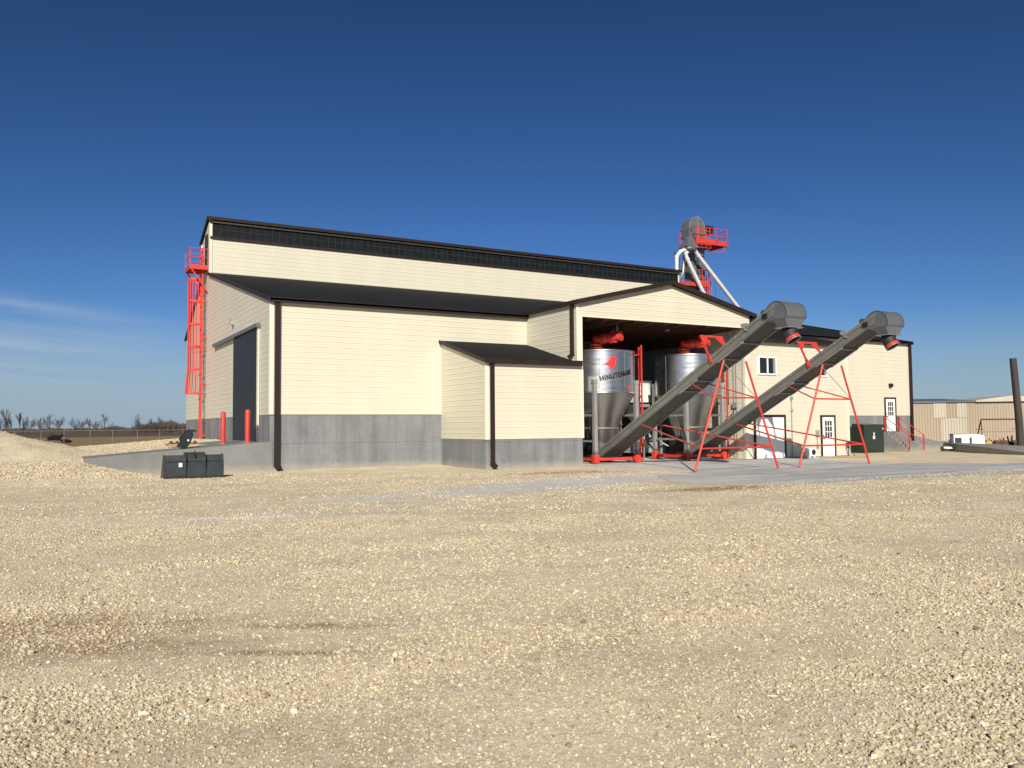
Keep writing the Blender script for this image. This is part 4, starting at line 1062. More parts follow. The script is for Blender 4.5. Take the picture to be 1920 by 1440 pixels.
for ch in 'MINUTEMAN':
    w_, polys = GL[ch]
    for po_ in polys: bm.faces.new([bm.verts.new(((pen + a) * 0.235, b * 0.235, 0)) for a, b in po_])
    pen += w_ + 0.13
bmesh.ops.triangulate(bm, faces=list(bm.faces))
for k in range(1, 40):
    bmesh.ops.bisect_plane(bm, geom=list(bm.verts) + list(bm.edges) + list(bm.faces), plane_co=(k * 0.06, 0, 0), plane_no=(1, 0, 0))
bm.verts.index_update()
tv = [(q.co.x, q.co.y) for q in bm.verts]; tf = [[w.index for w in fc.verts] for fc in bm.faces]; bm.free()
tw = max(q[0] for q in tv); tv = [((u - tw / 2) * 1.66 / tw, v * 1.0) for u, v in tv]
MAT['letter'] = mk('dark_maroon_letters', (0.012, 0.006, 0.006), 0.6)
wrap_mesh(tv, tf, 'lettering', MAT['letter'], math.radians(-96.5), 3.80, math.radians(12.0), silo)
# red emblem: profile traced as a flat decal, triangulated and curved
em = [(0.0, 0.0), (0.22, 0.06), (0.36, 0.16), (0.48, 0.32), (0.60, 0.50), (0.66, 0.44), (0.78, 0.44), (0.84, 0.38), (0.86, 0.28), (0.78, 0.22), (0.80, 0.10), (0.74, 0.0), (0.76, -0.10), (0.66, -0.16), (0.62, -0.26), (0.56, -0.18), (0.44, -0.08), (0.30, 0.0), (0.14, 0.02)]
def decal(poly, sc_, name, th, zc, tilt, mat='red'):
    bm = bmesh.new(); vs_ = [bm.verts.new((a * sc_, b * sc_, 0)) for a, b in poly]; f_ = bm.faces.new(vs_)
    bmesh.ops.triangulate(bm, faces=[f_])
    for k in range(1, 12): bmesh.ops.bisect_plane(bm, geom=list(bm.verts) + list(bm.edges) + list(bm.faces), plane_co=(k * 0.08, 0, 0), plane_no=(1, 0, 0))
    bm.verts.index_update()
    v_ = [(q.co.x, q.co.y) for q in bm.verts]; ff = [[w.index for w in fc.verts] for fc in bm.faces]; bm.free()
    return wrap_mesh(v_, ff, name, MAT[mat], th, zc, tilt, silo)
MAT['decal'] = mk('red_decal', (0.85, 0.035, 0.025), 0.4)
decal(em, 0.86, 'emblem', math.radians(-125), 4.36, 0.0, 'decal')
decal([(0, 0), (0.5, 0.3), (1.0, 0.45), (1.1, 0.1), (0.9, -0.35), (0.4, -0.3)], 0.24, 'small_mark', math.radians(-79), 3.38, 0.0, 'decal')

# ------------------------------------------------------------------ belt conveyors
TH = math.atan(0.505)
def ztop(y): return 2.10 + 0.505 * (27.4 - y)
def make_conveyor():
    xl, xr = 21.98, 22.90; xc = (xl + xr) / 2
    c = thing('belt_conveyor', (xc, 25.0, 0.03), 'left grey inclined belt conveyor on red A-frame legs, nearest the building opening', 'conveyor', 'inclined conveyors before the bay')
    y0, y1 = 30.75, 19.95
    A = lambda y, dz: (y, ztop(y) + dz)
    # side channels
    for x, o_ in ((xl, -1), (xr, 1)):
        m = MB()
        m.prism([(x, y0, ztop(y0) - 0.40), (x, y1, ztop(y1) - 0.40), (x, y1, ztop(y1) - 0.16), (x, y0, ztop(y0) - 0.16)], (0.03 * o_, 0, 0))
        m.prism([(x, y0, ztop(y0) - 0.145), (x, y1, ztop(y1) - 0.145), (x, y1, ztop(y1) - 0.01), (x, y0, ztop(y0) - 0.01)], (0.045 * o_, 0, 0))
        m.prism([(x - 0.03 * o_, y0, ztop(y0) - 0.415), (x - 0.03 * o_, y1, ztop(y1) - 0.415), (x - 0.03 * o_, y1, ztop(y1) - 0.40), (x - 0.03 * o_, y0, ztop(y0) - 0.40)], (0.09 * o_, 0, 0))
        sd = m.build('side_rail', MAT['galv_dull'], c)
        m = MB()
        for k in range(9):
            y = 29.5 - k * 1.1
            m.box(x + o_ * 0.045, x + o_ * 0.058, y - 0.03, y + 0.03, ztop(y) - 0.12, ztop(y) - 0.03)
            for q in (-0.09, 0.09): m.tube((x + o_ * .028, y + q, ztop(y + q) - 0.28), (x + o_ * .05, y + q, ztop(y + q) - 0.28), 0.012, n=6)
        m.build('fastener', MAT['galv'], sd)
    m = MB(); m.prism([(xl, y0, ztop(y0) - 0.02), (xl, y1, ztop(y1) - 0.02), (xl, y1, ztop(y1) + 0.015), (xl, y0, ztop(y0) + 0.015)], (xr - xl, 0, 0))
    m.prism([(xl + 0.1, y0, ztop(y0) + 0.015), (xl + 0.1, y1, ztop(y1) + 0.015), (xl + 0.1, y1, ztop(y1) + 0.05), (xl + 0.1, y0, ztop(y0) + 0.05)], (xr - xl - 0.2, 0, 0))
    m.build('cover', MAT['galv_dull'], c)
    m = MB(); n_p = 5
    for k in range(n_p):
        a = y0 + (y1 - y0) * k / n_p; b = y0 + (y1 - y0) * (k + 1) / n_p - (-0.02)
        m.prism([(xl, a, ztop(a) - 0.395), (xl, b, ztop(b) - 0.395), (xl, b, ztop(b) - 0.37), (xl, a, ztop(a) - 0.37)], (xr - xl, 0, 0))
        m.prism([(xl, b, ztop(b) - 0.41), (xl, b - 0.05, ztop(b - 0.05) - 0.41), (xl, b - 0.05, ztop(b - .05) - 0.38), (xl, b, ztop(b) - 0.38)], (xr - xl, 0, 0))
    m.build('belly_pan', MAT['pan'], c)
    # tail boot under the silo
    m = MB(); m.prism([(xl - 0.02, 31.2, 0.12), (xl - 0.02, 30.2, 0.22), (xl - 0.02, 30.2, 0.85), (xl - 0.02, 31.0, 0.78), (xl - 0.02, 31.3, 0.5)], (xr - xl + 0.04, 0, 0)); m.build('tail_boot', MAT['galv_dull'], c)
    # hood: curved wrap, tapering to a square outlet
    yz = [(20.30, 5.72), (20.12, 5.86), (19.95, 5.92), (19.78, 5.91), (19.62, 5.83), (19.50, 5.72), (19.43, 5.55), (19.42, 5.38), (19.48, 5.30)]
    low = [(19.48, 5.30), (20.05, 5.30), (20.35, 5.38)]
    x0, x1 = xl - 0.03, xr + 0.03
    poly = yz + [(20.0, 5.30), (20.42, 5.26), (20.42, 5.66)]
    m = MB(); m.prism([(x0, a, b) for a, b in poly], (x1 - x0, 0, 0))
    q0 = [(x0, 19.48, 5.30), (x1, 19.48, 5.30), (x1, 20.02, 5.30), (x0, 20.02, 5.30)]; q1 = [(xl + 0.14, 19.52, 5.02), (xr - 0.14, 19.52, 5.02), (xr - 0.14, 19.98, 5.02), (xl + 0.14, 19.98, 5.02)]
    m.add(q0 + q1, [(0, 1, 5, 4), (1, 2, 6, 5), (2, 3, 7, 6), (3, 0, 4, 7)])
    hd = m.build('hood', MAT['galv_hood'], c, bevel=0.012)
    m = MB()
    for xx in (x0 - 0.008, x1 - 0.008):
        pr = [(xx, a, b) for a, b in yz]
        for a, b in zip(pr[:-1], pr[1:]): m.beam((a[0] + 0.008, a[1], a[2]), (b[0] + 0.008, b[1], b[2]), 0.022, 0.022)
    m.build('hood_seam', MAT['pan'], hd)
    m = MB(); m.box(xl + 0.08, xr - 0.08, 19.46, 20.04, 4.99, 5.02); m.build('flange', MAT['galv'], hd)
    m = MB(); m.path([(xc, 19.74, 5.0), (xc, 19.74, 4.84), (xc + 0.02, 19.70, 4.74), (xc + 0.04, 19.62, 4.60)], [0.26, 0.26, 0.25, 0.25], 24, caps=False)
    sp = m.build('spout', MAT['rubber'], c)
    md = sp.modifiers.new('t', 'SOLIDIFY'); md.thickness = 0.012
    d = Vector((0.02, -0.08, -0.14)).normalized()
    m = MB(); p = Vector((xc + 0.035, 19.63, 4.63)); m.path([p - d * 0.05, p + d * 0.05], 0.262, 24, caps=False)
    o_ = m.build('spout_band', MAT['red'], sp); md = o_.modifiers.new('t', 'SOLIDIFY'); md.thickness = 0.012
    m = MB(); p = p + d * 0.06; m.path([p, p + d * 0.025], 0.27, 24, caps=False)
    o_ = m.build('spout_rim', MAT['galv_post'], sp); md = o_.modifiers.new('t', 'SOLIDIFY'); md.thickness = 0.035
    # head bearing, take-up bracket and motor
    m = MB(); y = 20.35
    m.box(xl - 0.08, xl - 0.03, y - 0.09, y + 0.11, ztop(y) - 0.30, ztop(y) - 0.12).tube((xl - 0.13, y, ztop(y) - 0.2), (xl - 0.02, y, ztop(y) - 0.2), 0.035)
    m.box(xr + 0.03, xr + 0.08, y - 0.09, y + 0.11, ztop(y) - 0.30, ztop(y) - 0.12)
    m.build('head_bearing', MAT['black'], c)
    m = MB(); y = 21.25
    m.beam((xl - 0.07, y + 0.16, ztop(y + 0.16) + 0.06), (xl - 0.07, y - 0.12, ztop(y - 0.12) - 0.24), 0.02, 0.05).box(xl - 0.06, xl + 0.05, y - 0.05, y + 0.25, ztop(y) - 0.02, ztop(y) + 0.10).tube((xl - 0.09, y + 0.02, ztop(y) - 0.14), (xl - 0.03, y + 0.02, ztop(y) - 0.14), 0.03)
    m.build('take_up_bracket', MAT['galv_post'], c)
    m = MB(); m.tube((xl + 0.28, 20.75, ztop(20.75) + 0.17), (xl + 0.75, 20.75, ztop(20.75) + 0.17), 0.12, n=18).box(xl + 0.3, xl + 0.7, 20.65, 20.9, ztop(20.75) + 0.0, ztop(20.75) + 0.1)
    m.build('motor', MAT['rust'], c)
    # gantry hoop over the belt
    yb = 23.0; zb = ztop(yb) - 0.32; nx_ = Vector((0, math.sin(TH), math.cos(TH))); L_ = 1.20
    def G(x, t): q = Vector((x, yb, zb)) + nx_ * t; return q
    ga, gb = xl - 0.07, xr + 0.07
    m = MB()
    for x in (ga, gb):
        m.beam(G(x, 0), G(x, 0.35), 0.05, 0.12); m.beam(G(x, 0.3), G(x, L_), 0.05, 0.07)
    m.beam(G(ga - .03, L_), G(gb + .03, L_), 0.05, 0.08)
    for x, s_ in ((ga, 1), (gb, -1)):
        m.prism([tuple(G(x - s_ * 0.05, L_ + .03)), tuple(G(x + s_ * 0.40, L_ + .03)), tuple(G(x + s_ * 0.02, L_ - 0.42)), tuple(G(x - s_ * 0.05 + s_ * 0.03, L_ - 0.42))], tuple(Vector((0, 0.02, -0.01))))
    m.build('gantry', MAT['red'], c)
    # A-frame
    yA = 22.3; T = {-1: (21.85, 20.35), 1: (22.97, 24.54)}; zA = 4.05
    def leg(sd, t): a, b = T[sd]; return Vector((a + (b - a) * t, yA, zA * (1 - t) + 0.03 * t))
    for sd in (-1, 1):
        m = MB(); m.tube(leg(sd, 0), leg(sd, 1), 0.041, n=12); m.tube(leg(sd, 1) + Vector((0, 0, 0)), leg(sd, 1) + Vector((0, 0, -0.01)), 0.07, n=12)
        m.build('leg', MAT['red'], c)
    m = MB()
    m.tube(leg(-1, 0.34), leg(1, 0.34), 0.032).tube(leg(-1, 0.80), leg(1, 0.80), 0.034)
    build_each(m, 'cross_bar', MAT['red'], c)
    def under(x, y): return Vector((x, y, ztop(y) - 0.43))
    for sd, xx in ((-1, xl), (1, xr)):
        m = MB(); m.tube(leg(sd, 0.80), under(xx, 27.3), 0.032); m.build('diagonal_brace', MAT['redfade'], c)
        m = MB(); m.tube(leg(sd, 0.34), under(xx, 24.2), 0.026); m.build('diagonal_brace', MAT['redfade'], c)
    m = MB(); m.tube(leg(-1, 0.02), leg(1, 0.34), 0.014); m.build('sway_rod', MAT['galv_post'], c)
    # cross members beneath the pan with the lower frame runner
    m = MB()
    for y in (21.55, 22.55, 24.0, 24.75):
        m.tube(under(xl - 0.05, y), under(xr + 0.05, y), 0.022)
    for a, b in ((21.45, 22.75), (23.9, 24.9)):
        for xx in (xl, xr): m.beam(under(xx, a) + Vector((0, 0, 0.0)), under(xx, b), 0.05, 0.07)
    m.build('under_frame', MAT['galv_post'], c)
    return c
conv = make_conveyor()
conv2 = copy_tree(conv); conv2.location.x += 5.36
conv2['label'] = 'right grey inclined belt conveyor on red A-frame legs, before the white framed windows'

# bulk hopper with white bag in the bay
bg_ = thing('bulk_bag_stand', (26.9, 33.2, 0.03), 'white bulk bag hanging in a grey steel frame behind the silos', 'bag stand')
m = MB(); cx, cy = 26.75, 33.3
prof = [(0.60, 3.93), (0.52, 3.80), (0.50, 3.5), (0.52, 3.1), (0.50, 2.85)]
vs_ = []; 
for h_, z in prof:
    for k in range(16):
        a = k * math.pi / 8 + 0.2; rr = h_ / max(abs(math.cos(a)), abs(math.sin(a))) * 0.93 if True else h_
        rr = min(rr, h_ * 1.25); vs_.append((cx + rr * math.cos(a), cy + rr * math.sin(a), z))
m.add(vs_, [(i * 16 + k, i * 16 + (k + 1) % 16, (i + 1) * 16 + (k + 1) % 16, (i + 1) * 16 + k) for i in range(len(prof) - 1) for k in range(16)] + [list(range(16))], True)
m.build('bag', MAT['white'], bg_)
m = MB()
for sx in (-1, 1):
    for sy in (-1, 1): m.box(cx + sx * 0.75 - 0.05, cx + sx * 0.75 + 0.05, cy + sy * 0.7 - 0.05, cy + sy * 0.7 + 0.05, 0.03, 3.1)
m.box(cx - 0.8, cx + 0.8, cy - 0.76, cy - 0.70, 2.6, 2.75).box(cx - 0.8, cx + 0.8, cy + 0.70, cy + 0.76, 2.6, 2.75)
m.build('frame', MAT['galv_post'], bg_)
m = MB(); m.add([(cx - .7, cy - .65, 2.75), (cx + .7, cy - .65, 2.75), (cx + .7, cy + .65, 2.75), (cx - .7, cy + .65, 2.75), (cx - .2, cy - .2, 1.5), (cx + .2, cy - .2, 1.5), (cx + .2, cy + .2, 1.5), (cx - .2, cy + .2, 1.5)], [(0, 1, 5, 4), (1, 2, 6, 5), (2, 3, 7, 6), (3, 0, 4, 7)])
m.build('hopper', MAT['galv_hood'], bg_)
# second pale tote farther left, seen between silo and its leg
tt = thing('white_tote', (25.35, 34.4, 0.03), 'white storage tote with dark bars seen beside the left silo cone', 'tote')
m = MB(); m.box(24.9, 25.95, 33.9, 34.9, 0.9, 2.9); m.build('body', MAT['white'], tt, bevel=0.04)
m = MB()
for k in range(5): m.box(24.86 + k * 0.25, 24.9 + k * 0.25, 33.84, 33.88, 0.1, 2.6)
for z in (0.9, 1.7, 2.5): m.box(24.84, 26.0, 33.80, 33.835, z, z + 0.05)
m.box(24.86, 25.99, 33.9, 34.9, 0.03, 0.88)
m.build('cage', MAT['galv_dull'], tt)
# mixer body low behind right silo
mx = thing('feed_mixer', (27.9, 34.6, 0.03), 'dark low mixer housing with tilted chute behind the right silo', 'mixer')
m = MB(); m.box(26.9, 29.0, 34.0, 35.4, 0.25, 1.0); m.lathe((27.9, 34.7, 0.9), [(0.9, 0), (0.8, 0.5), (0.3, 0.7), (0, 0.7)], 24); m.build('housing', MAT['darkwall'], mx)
m = MB(); m.beam((26.3, 33.2, 1.4), (27.6, 34.0, 0.5), 0.5, 0.04); m.build('chute', MAT['tan'], mx)

# ------------------------------------------------------------------ bucket elevator
be = thing('bucket_elevator', (43.75, 47.5, 0), 'tall grey bucket elevator with red platforms and silver spouts above the roof', 'grain elevator')
for x in (43.0, 43.85):
    m = MB(); m.box(x, x + 0.62, 47.2, 47.85, 8.0, 16.0)
    for z in np.arange(9.5, 15.5, 1.2): m.box(x - 0.03, x + 0.65, 47.17, 47.88, z, z + 0.05)
    m.build('leg_casing', MAT['galv_hood'], be)
m = MB(); pr = [(42.88, 15.95), (44.42, 15.95), (44.46, 16.7), (44.34, 17.2), (44.05, 17.5), (43.66, 17.62), (43.25, 17.5), (42.95, 17.2), (42.84, 16.7)]
m.prism([(x, 47.1, z) for x, z in pr], (0, 0.85, 0)); hd = m.build('head', MAT['galv_hood'], be, bevel=0.02)
m = MB()
for k in range(8):
    a, b = pr[k + 1 if k + 1 < 9 else 0], pr[(k + 2) % 9]
    if k < 7: m.beam((a[0], 47.08, a[1]), (b[0], 47.08, b[1]), 0.03, 0.05)
m.box(43.72, 43.78, 47.06, 47.09, 15.95, 17.7); m.build('head_seam', MAT['galv_post'], hd)
m = MB(); m.tube((44.75, 47.3, 16.9), (44.75, 48.0, 16.9), 0.26, n=16).box(44.5, 45.4, 47.2, 47.8, 16.55, 16.8).tube((45.0, 47.4, 17.0), (45.5, 47.4, 17.0), 0.18, n=14); m.build('drive_motor', MAT['black'], hd)
m = MB(); m.add([(41.75, 46.2, 15.0), (43.0, 46.2, 15.0), (43.0, 47.15, 15.0), (41.75, 47.15, 15.0), (42.7, 46.9, 16.1), (43.0, 46.9, 16.1), (43.0, 47.15, 16.1), (42.7, 47.15, 16.1)], [(0, 1, 5, 4), (1, 2, 6, 5), (2, 3, 7, 6), (3, 0, 4, 7), (3, 2, 1, 0)])
m.lathe((42.35, 46.65, 14.6), [(0.3, 0.42), (0.60, 0.40), (0.62, 0.25), (0.45, 0.12), (0.2, 0.0), (0, 0)], 20)
m.build('distributor', MAT['galv_hood'], be)
# upper platform
m = MB(); m.box(42.9, 46.1, 46.4, 48.3, 15.55, 15.62)
for k in range(6): m.box(43.0 + k * 0.6, 43.06 + k * 0.6, 46.4, 48.3, 15.42, 15.55)
pf = m.build('platform', MAT['red'], be)
m = MB()
xs_ = (42.9, 44.5, 47.0); 
m.box(42.88, 46.12, 46.37, 46.40, 15.42, 15.80).box(46.1, 46.13, 46.4, 48.3, 15.42, 15.80)
for z in (16.15, 16.7):
    m.tube((42.9, 46.4, z), (46.1, 46.4, z), 0.03).tube((46.1, 46.4, z), (46.1, 48.3, z), 0.03).tube((42.9, 46.4, z), (43.0, 48.3, z), 0.03).tube((46.1, 48.3, z), (43.0, 48.3, z), 0.03)
for x, y in ((42.9, 46.4), (44.3, 46.4), (44.9, 46.4), (46.1, 46.4), (46.1, 48.3), (43.0, 48.3), (45, 48.3)): m.beam((x, y, 15.4), (x, y, 16.7), 0.06, 0.06)
m.beam((44.6, 47.0, 15.0), (45.9, 47.0, 15.4), 0.06, 0.08).beam((43.0, 46.4, 15.42), (43.4, 47.2, 14.7), 0.06, 0.06)
m.tube((45.7, 46.4, 15.4), (45.7, 46.4, 15.0), 0.03).tube((45.7, 46.4, 15.0), (44.6, 46.4, 14.85), 0.03)
m.build('railing', MAT['red'], pf)
m = MB()
for z in (15.12, 15.35): m.beam((42.95, 46.38, z), (44.35, 46.38, z), 0.04, 0.05)
for x in (42.95, 43.4, 43.9, 44.35): m.beam((x, 46.38, 15.1), (x, 46.38, 15.5), 0.04, 0.04)
for x in (43.25, 43.6, 43.95): m.beam((x, 46.40, 15.6), (x, 46.40, 16.7), 0.04, 0.04)
m.beam((42.9, 46.4, 15.9), (44.3, 46.4, 15.9), 0.03, 0.05).beam((42.9, 46.4, 16.4), (44.3, 46.4, 16.4), 0.03, 0.04)
m.build('gate', MAT['red'], pf)
# lower platform
m = MB(); m.box(41.2, 44.8, 46.9, 48.0, 12.35, 12.42); m.box(41.3, 44.6, 46.85, 46.9, 12.2, 12.5); pf = m.build('platform', MAT['redfade'], be)
m = MB()
for x in (43.2, 43.9, 44.6): m.beam((x, 46.9, 12.4), (x, 46.9, 13.5), 0.05, 0.05)
m.tube((43.2, 46.9, 13.5), (44.6, 46.9, 13.5), 0.03).tube((43.2, 46.9, 13.0), (44.6, 46.9, 13.0), 0.03).box(43.3, 44.4, 46.83, 46.86, 12.4, 12.7)
m.build('railing', MAT['red'], pf)
# caged ladder of the tower (right) and dark bracing (left)
m = MB()
for x in (44.7, 44.95, 45.15):
    m.beam((x, 47.3, 8), (x, 47.3, 13.2), 0.04, 0.04)
for z in np.arange(8.5, 13, 0.9): m.beam((44.55, 47.3, z), (45.2, 47.3, z), 0.03, 0.06)
for x in (43.75, 44.0, 44.4): m.beam((x, 46.8, 9.0), (x, 46.8, 12.3), 0.04, 0.04)
for z in np.arange(10.0, 12.4, 0.45): m.beam((43.7, 46.8, z), (44.5, 46.8, z), 0.03, 0.05)
m.beam((44.55, 46.9, 8), (44.55, 46.9, 12.0), 0.07, 0.07).beam((44.2, 46.9, 8), (44.2, 46.9, 12.0), 0.06, 0.06)
m.build('tower_ladder', MAT['red'], be)
m = MB()
for x in (42.35, 42.75): m.beam((x, 48.2, 8), (x, 48.2, 15), 0.05, 0.05)
for z in np.arange(9, 15, 0.55): m.beam((42.35, 48.2, z), (42.75, 48.2, z), 0.03, 0.04)
m.build('back_ladder', MAT['black'], be)
def spout(pts, r=0.15):
    m_ = MB(); m_.path(pts, r, 16)
    for a in pts[1:-1] + [pts[0]]:
        pass
    i = 1
    d_ = (Vector(pts[-1]) - Vector(pts[-2])).normalized(); q = Vector(pts[-2])
    m_.tube(q - d_ * 0.02, q + d_ * 0.10, r * 1.18, n=16)
    q2 = Vector(pts[1]); m_.tube(q2, q2 + d_ * 0.08, r * 1.18, n=16)
    m_.build('spout', MAT['spout'], be)
spout([(42.05, 46.5, 14.85), (41.5, 46.6, 14.65), (41.12, 46.6, 14.25), (41.10, 46.6, 12.7)])
spout([(42.3, 46.5, 14.8), (42.0, 46.6, 14.55), (42.15, 46.6, 14.15), (44.85, 46.6, 9.9)])
spout([(42.6, 46.5, 14.9), (42.85, 46.5, 14.8), (43.15, 46.5, 14.5), (48.1, 46.5, 9.95)])
m = MB(); m.path([(42.2, 46.9, 14.7), (42.35, 47.3, 13.3), (42.1, 47.2, 12.9), (41.0, 46.9, 12.1)], 0.14, 14); m.build('spout', MAT['galv'], be)
m = MB(); m.tube((44.8, 47, 14), (46.8, 49, 8.5), 0.012, n=5).tube((45.2, 47, 13), (47.8, 49, 8.5), 0.012, n=5); m.build('guy_wire', MAT['galv_dull'], be)

# ------------------------------------------------------------------ right hand yard items
tr = thing('transformer', (41.3, 31.4, -0.1), 'dark green pad-mounted transformer cabinet against the concrete base', 'transformer')
m = MB(); m.box(40.50, 42.20, 30.46, 31.30, 0.02, 1.62); m.prism([(40.5, 30.46, 1.62), (40.5, 31.3, 1.62), (40.5, 31.3, 1.68)], (1.7, 0, 0)); cb = m.build('cabinet', MAT['green'], tr, bevel=0.015)
m = MB(); m.box(40.2, 42.3, 31.305, 32.55, 0.02, 1.50); m.build('tank', MAT['green'], tr, bevel=0.015)
m = MB(); m.box(40.1, 42.5, 30.2, 32.7, -0.3, 0.02); m.build('base_slab', MAT['conc2'], tr)
m = MB()
m.box(41.28, 41.36, 30.45, 30.458, 1.02, 1.17).box(41.22, 41.40, 30.45, 30.458, 0.80, 0.99).box(42.06, 42.13, 30.43, 30.458, 1.35, 1.42)
m.build('sticker', MAT['white'], cb)
m = MB(); m.box(41.30, 41.34, 30.43, 30.448, 0.96, 1.0); m.build('padlock', MAT['yellow'], cb)

hy = thing('yard_hydrant', (36.6, 28.45, 0), 'small brown yard hydrant against the cream wall by the corner', 'hydrant')
m = MB(); m.tube((36.6, 28.5, 0), (36.6, 28.5, 0.62), 0.03).box(36.52, 36.66, 28.42, 28.58, 0.56, 0.72).path([(36.6, 28.45, 0.66), (36.75, 28.4, 0.72), (36.85, 28.38, 0.74)], 0.02).tube((36.52, 28.45, 0.62), (36.46, 28.4, 0.5), 0.025); m.build('standpipe', MAT['brown'], hy)
m = MB(); m.path([(36.47, 28.4, 0.52), (36.62, 28.3, 0.25), (36.75, 28.25, 0.02)], 0.016); m.build('hose', MAT['black'], hy)

ac = thing('heat_pump', (33.5, 28.25, 0), 'small white outdoor cooling unit with round grille on the pad', 'cooling unit')
m = MB(); m.box(33.15, 33.65, 28.1, 28.40, 0.08, 0.48).box(33.2, 33.28, 28.12, 28.4, 0.01, 0.08).box(33.54, 33.6, 28.12, 28.4, 0.01, 0.08); m.build('casing', MAT['white'], ac, bevel=0.015)
m = MB(); m.tube((33.46, 28.09, 0.28), (33.46, 28.098, 0.28), 0.14, n=20); m.build('grille', MAT['black'], ac)

bd = thing('plank', (32.4, 26.4, 0.03), 'long weathered plank lying on the pad edge by the white door', 'plank')
m = MB(); m.beam((33.55, 27.75, 0.06), (35.35, 26.35, 0.06), 0.24, 0.05); m.build('plank_body', MAT['lumber'], bd)

up = MB(); up.path([(58.75, 31.8, -0.3), (58.62, 31.85, 2.5), (58.42, 31.95, 6.1)], [0.24, 0.235, 0.22], 20)
po = up.build('steel_post', MAT['pole']); tag(po, 'thick dark leaning post at the right edge of the photo', 'post')
# wheelbarrow like scrap by the dock
wb = thing('wheelbarrow', (50.2, 31.6, -0.15), 'upturned white wheelbarrow leaning by the low concrete wall', 'wheelbarrow')
m = MB(); m.add([(49.75, 31.5, 0.05), (50.3, 31.35, 0.05), (50.3, 31.8, 0.08), (49.75, 31.9, 0.08), (49.9, 31.55, 0.16), (50.2, 31.45, 0.16), (50.2, 31.7, 0.18), (49.9, 31.75, 0.18)], [(0, 1, 5, 4), (1, 2, 6, 5), (2, 3, 7, 6), (3, 0, 4, 7), (4, 5, 6, 7)]); m.build('tray', MAT['white'], wb)
m = MB(); m.beam((50.3, 31.3, -0.1), (50.0, 31.5, 0.62), 0.05, 0.05).beam((50.9, 31.4, 0.1), (50.2, 31.6, -0.08), 0.05, 0.04).beam((50.5, 31.6, -0.1), (50.25, 31.6, 0.4), 0.04, 0.04); m.build('handle', MAT['black'], wb)
m = MB(); m.lathe((0, 0, 0), [(0.0, 0.03), (0.09, 0.035), (0.17, 0.04), (0.17, -0.04), (0.09, -0.035), (0, -0.03)], 18)
wv = m; wv.v = [(49.45 + a * 0.7, 31.6 + c_, 0.06 + b * 0.9) for a, b, c_ in wv.v]; wv.build('wheel', MAT['rubber'], wb)

# far tan shed
tn = thing('metal_shed', (82, 50, 0), 'long low tan corrugated metal shed with patched pale panels in the distance', 'shed')
Pa, Pb = Vector((76.0, 54.2, -0.3)), Vector((92.6, 44.7, -0.3))
dv = (Pb - Pa).normalized(); nv = Vector((dv.y, -dv.x, 0)); Lw = (Pb - Pa).length
if nv.dot(-Pa) < 0: nv = -nv
def rib_wall(u0, u1, z0, z1a, z1b, mat, off=0.0, name='wall'):
    m_ = MB(); u = u0; k = 0; vs_ = []; step = 0.075
    prof_ = [(0.0, 0), (0.17, 0), (0.205, 0.035), (0.255, 0.035), (0.29, 0)]
    us = []
    while u < u1:
        for a, d in prof_[:-1]:
            if u + a <= u1: us.append((u + a, d))
        u += 0.29
    us.append((u1, 0))
    for a, d in us:
        q = Pa + dv * a + nv * (d * 1.5 + off); t = (a - u0) / (u1 - u0)
        vs_ += [(q.x, q.y, z0), (q.x, q.y, z1a + (z1b - z1a) * t)]
    m_.add(vs_, [(2 * i, 2 * i + 2, 2 * i + 3, 2 * i + 1) for i in range(len(us) - 1)])
    return m_.build(name, MAT[mat], tn)
us0 = 8.9
rib_wall(0, Lw, -0.3, 3.72, 3.80, 'tan')
rib_wall(4.6, 5.9, 2.2, 3.70, 3.72, 'palepanel', 0.05, 'panel'); rib_wall(7.0, 8.0, 2.2, 3.70, 3.72, 'palepanel', 0.05, 'panel'); rib_wall(5.3, 8.0, -0.2, 2.15, 2.15, 'palepanel', 0.05, 'panel')
m = MB(); q = lambda u, o_, z: tuple(Pa + dv * u + nv * o_ + Vector((0, 0, z + 0.3)))
m.add([q(-6, 0.25, 3.68), q(us0, 0.25, 3.78), q(us0 + 1, -9, 4.15), q(-6, -9, 4.1), q(-6, 0.25, 3.88), q(us0, 0.25, 3.95), q(us0 + 1, -9, 4.4), q(-6, -9, 4.35)], [(0, 1, 5, 4), (4, 5, 6, 7), (1, 2, 6, 5), (3, 0, 4, 7)])
m.build('roof', MAT['greyroof'], tn)
rib_wall(-6, 0, -0.3, 3.7, 3.72, 'tan')
m = MB(); a_, mid_, b_ = us0, us0 + 4.0, us0 + 8.0
m.prism([q(a_, 0.1, 3.95), q(mid_, 0.1, 4.45), q(b_, 0.1, 3.95), q(b_, 0.1, 3.80), q(a_, 0.1, 3.80)], tuple(-nv * 6)); m.build('gable', MAT['palepanel'], tn)
m = MB(); m.prism([q(a_, 0.16, 3.80), q(b_ + 2, 0.16, 3.86), q(b_ + 2, 0.16, 3.74), q(a_, 0.16, 3.68)], tuple(-nv * 0.12)); m.build('gutter', MAT['brown'], tn)

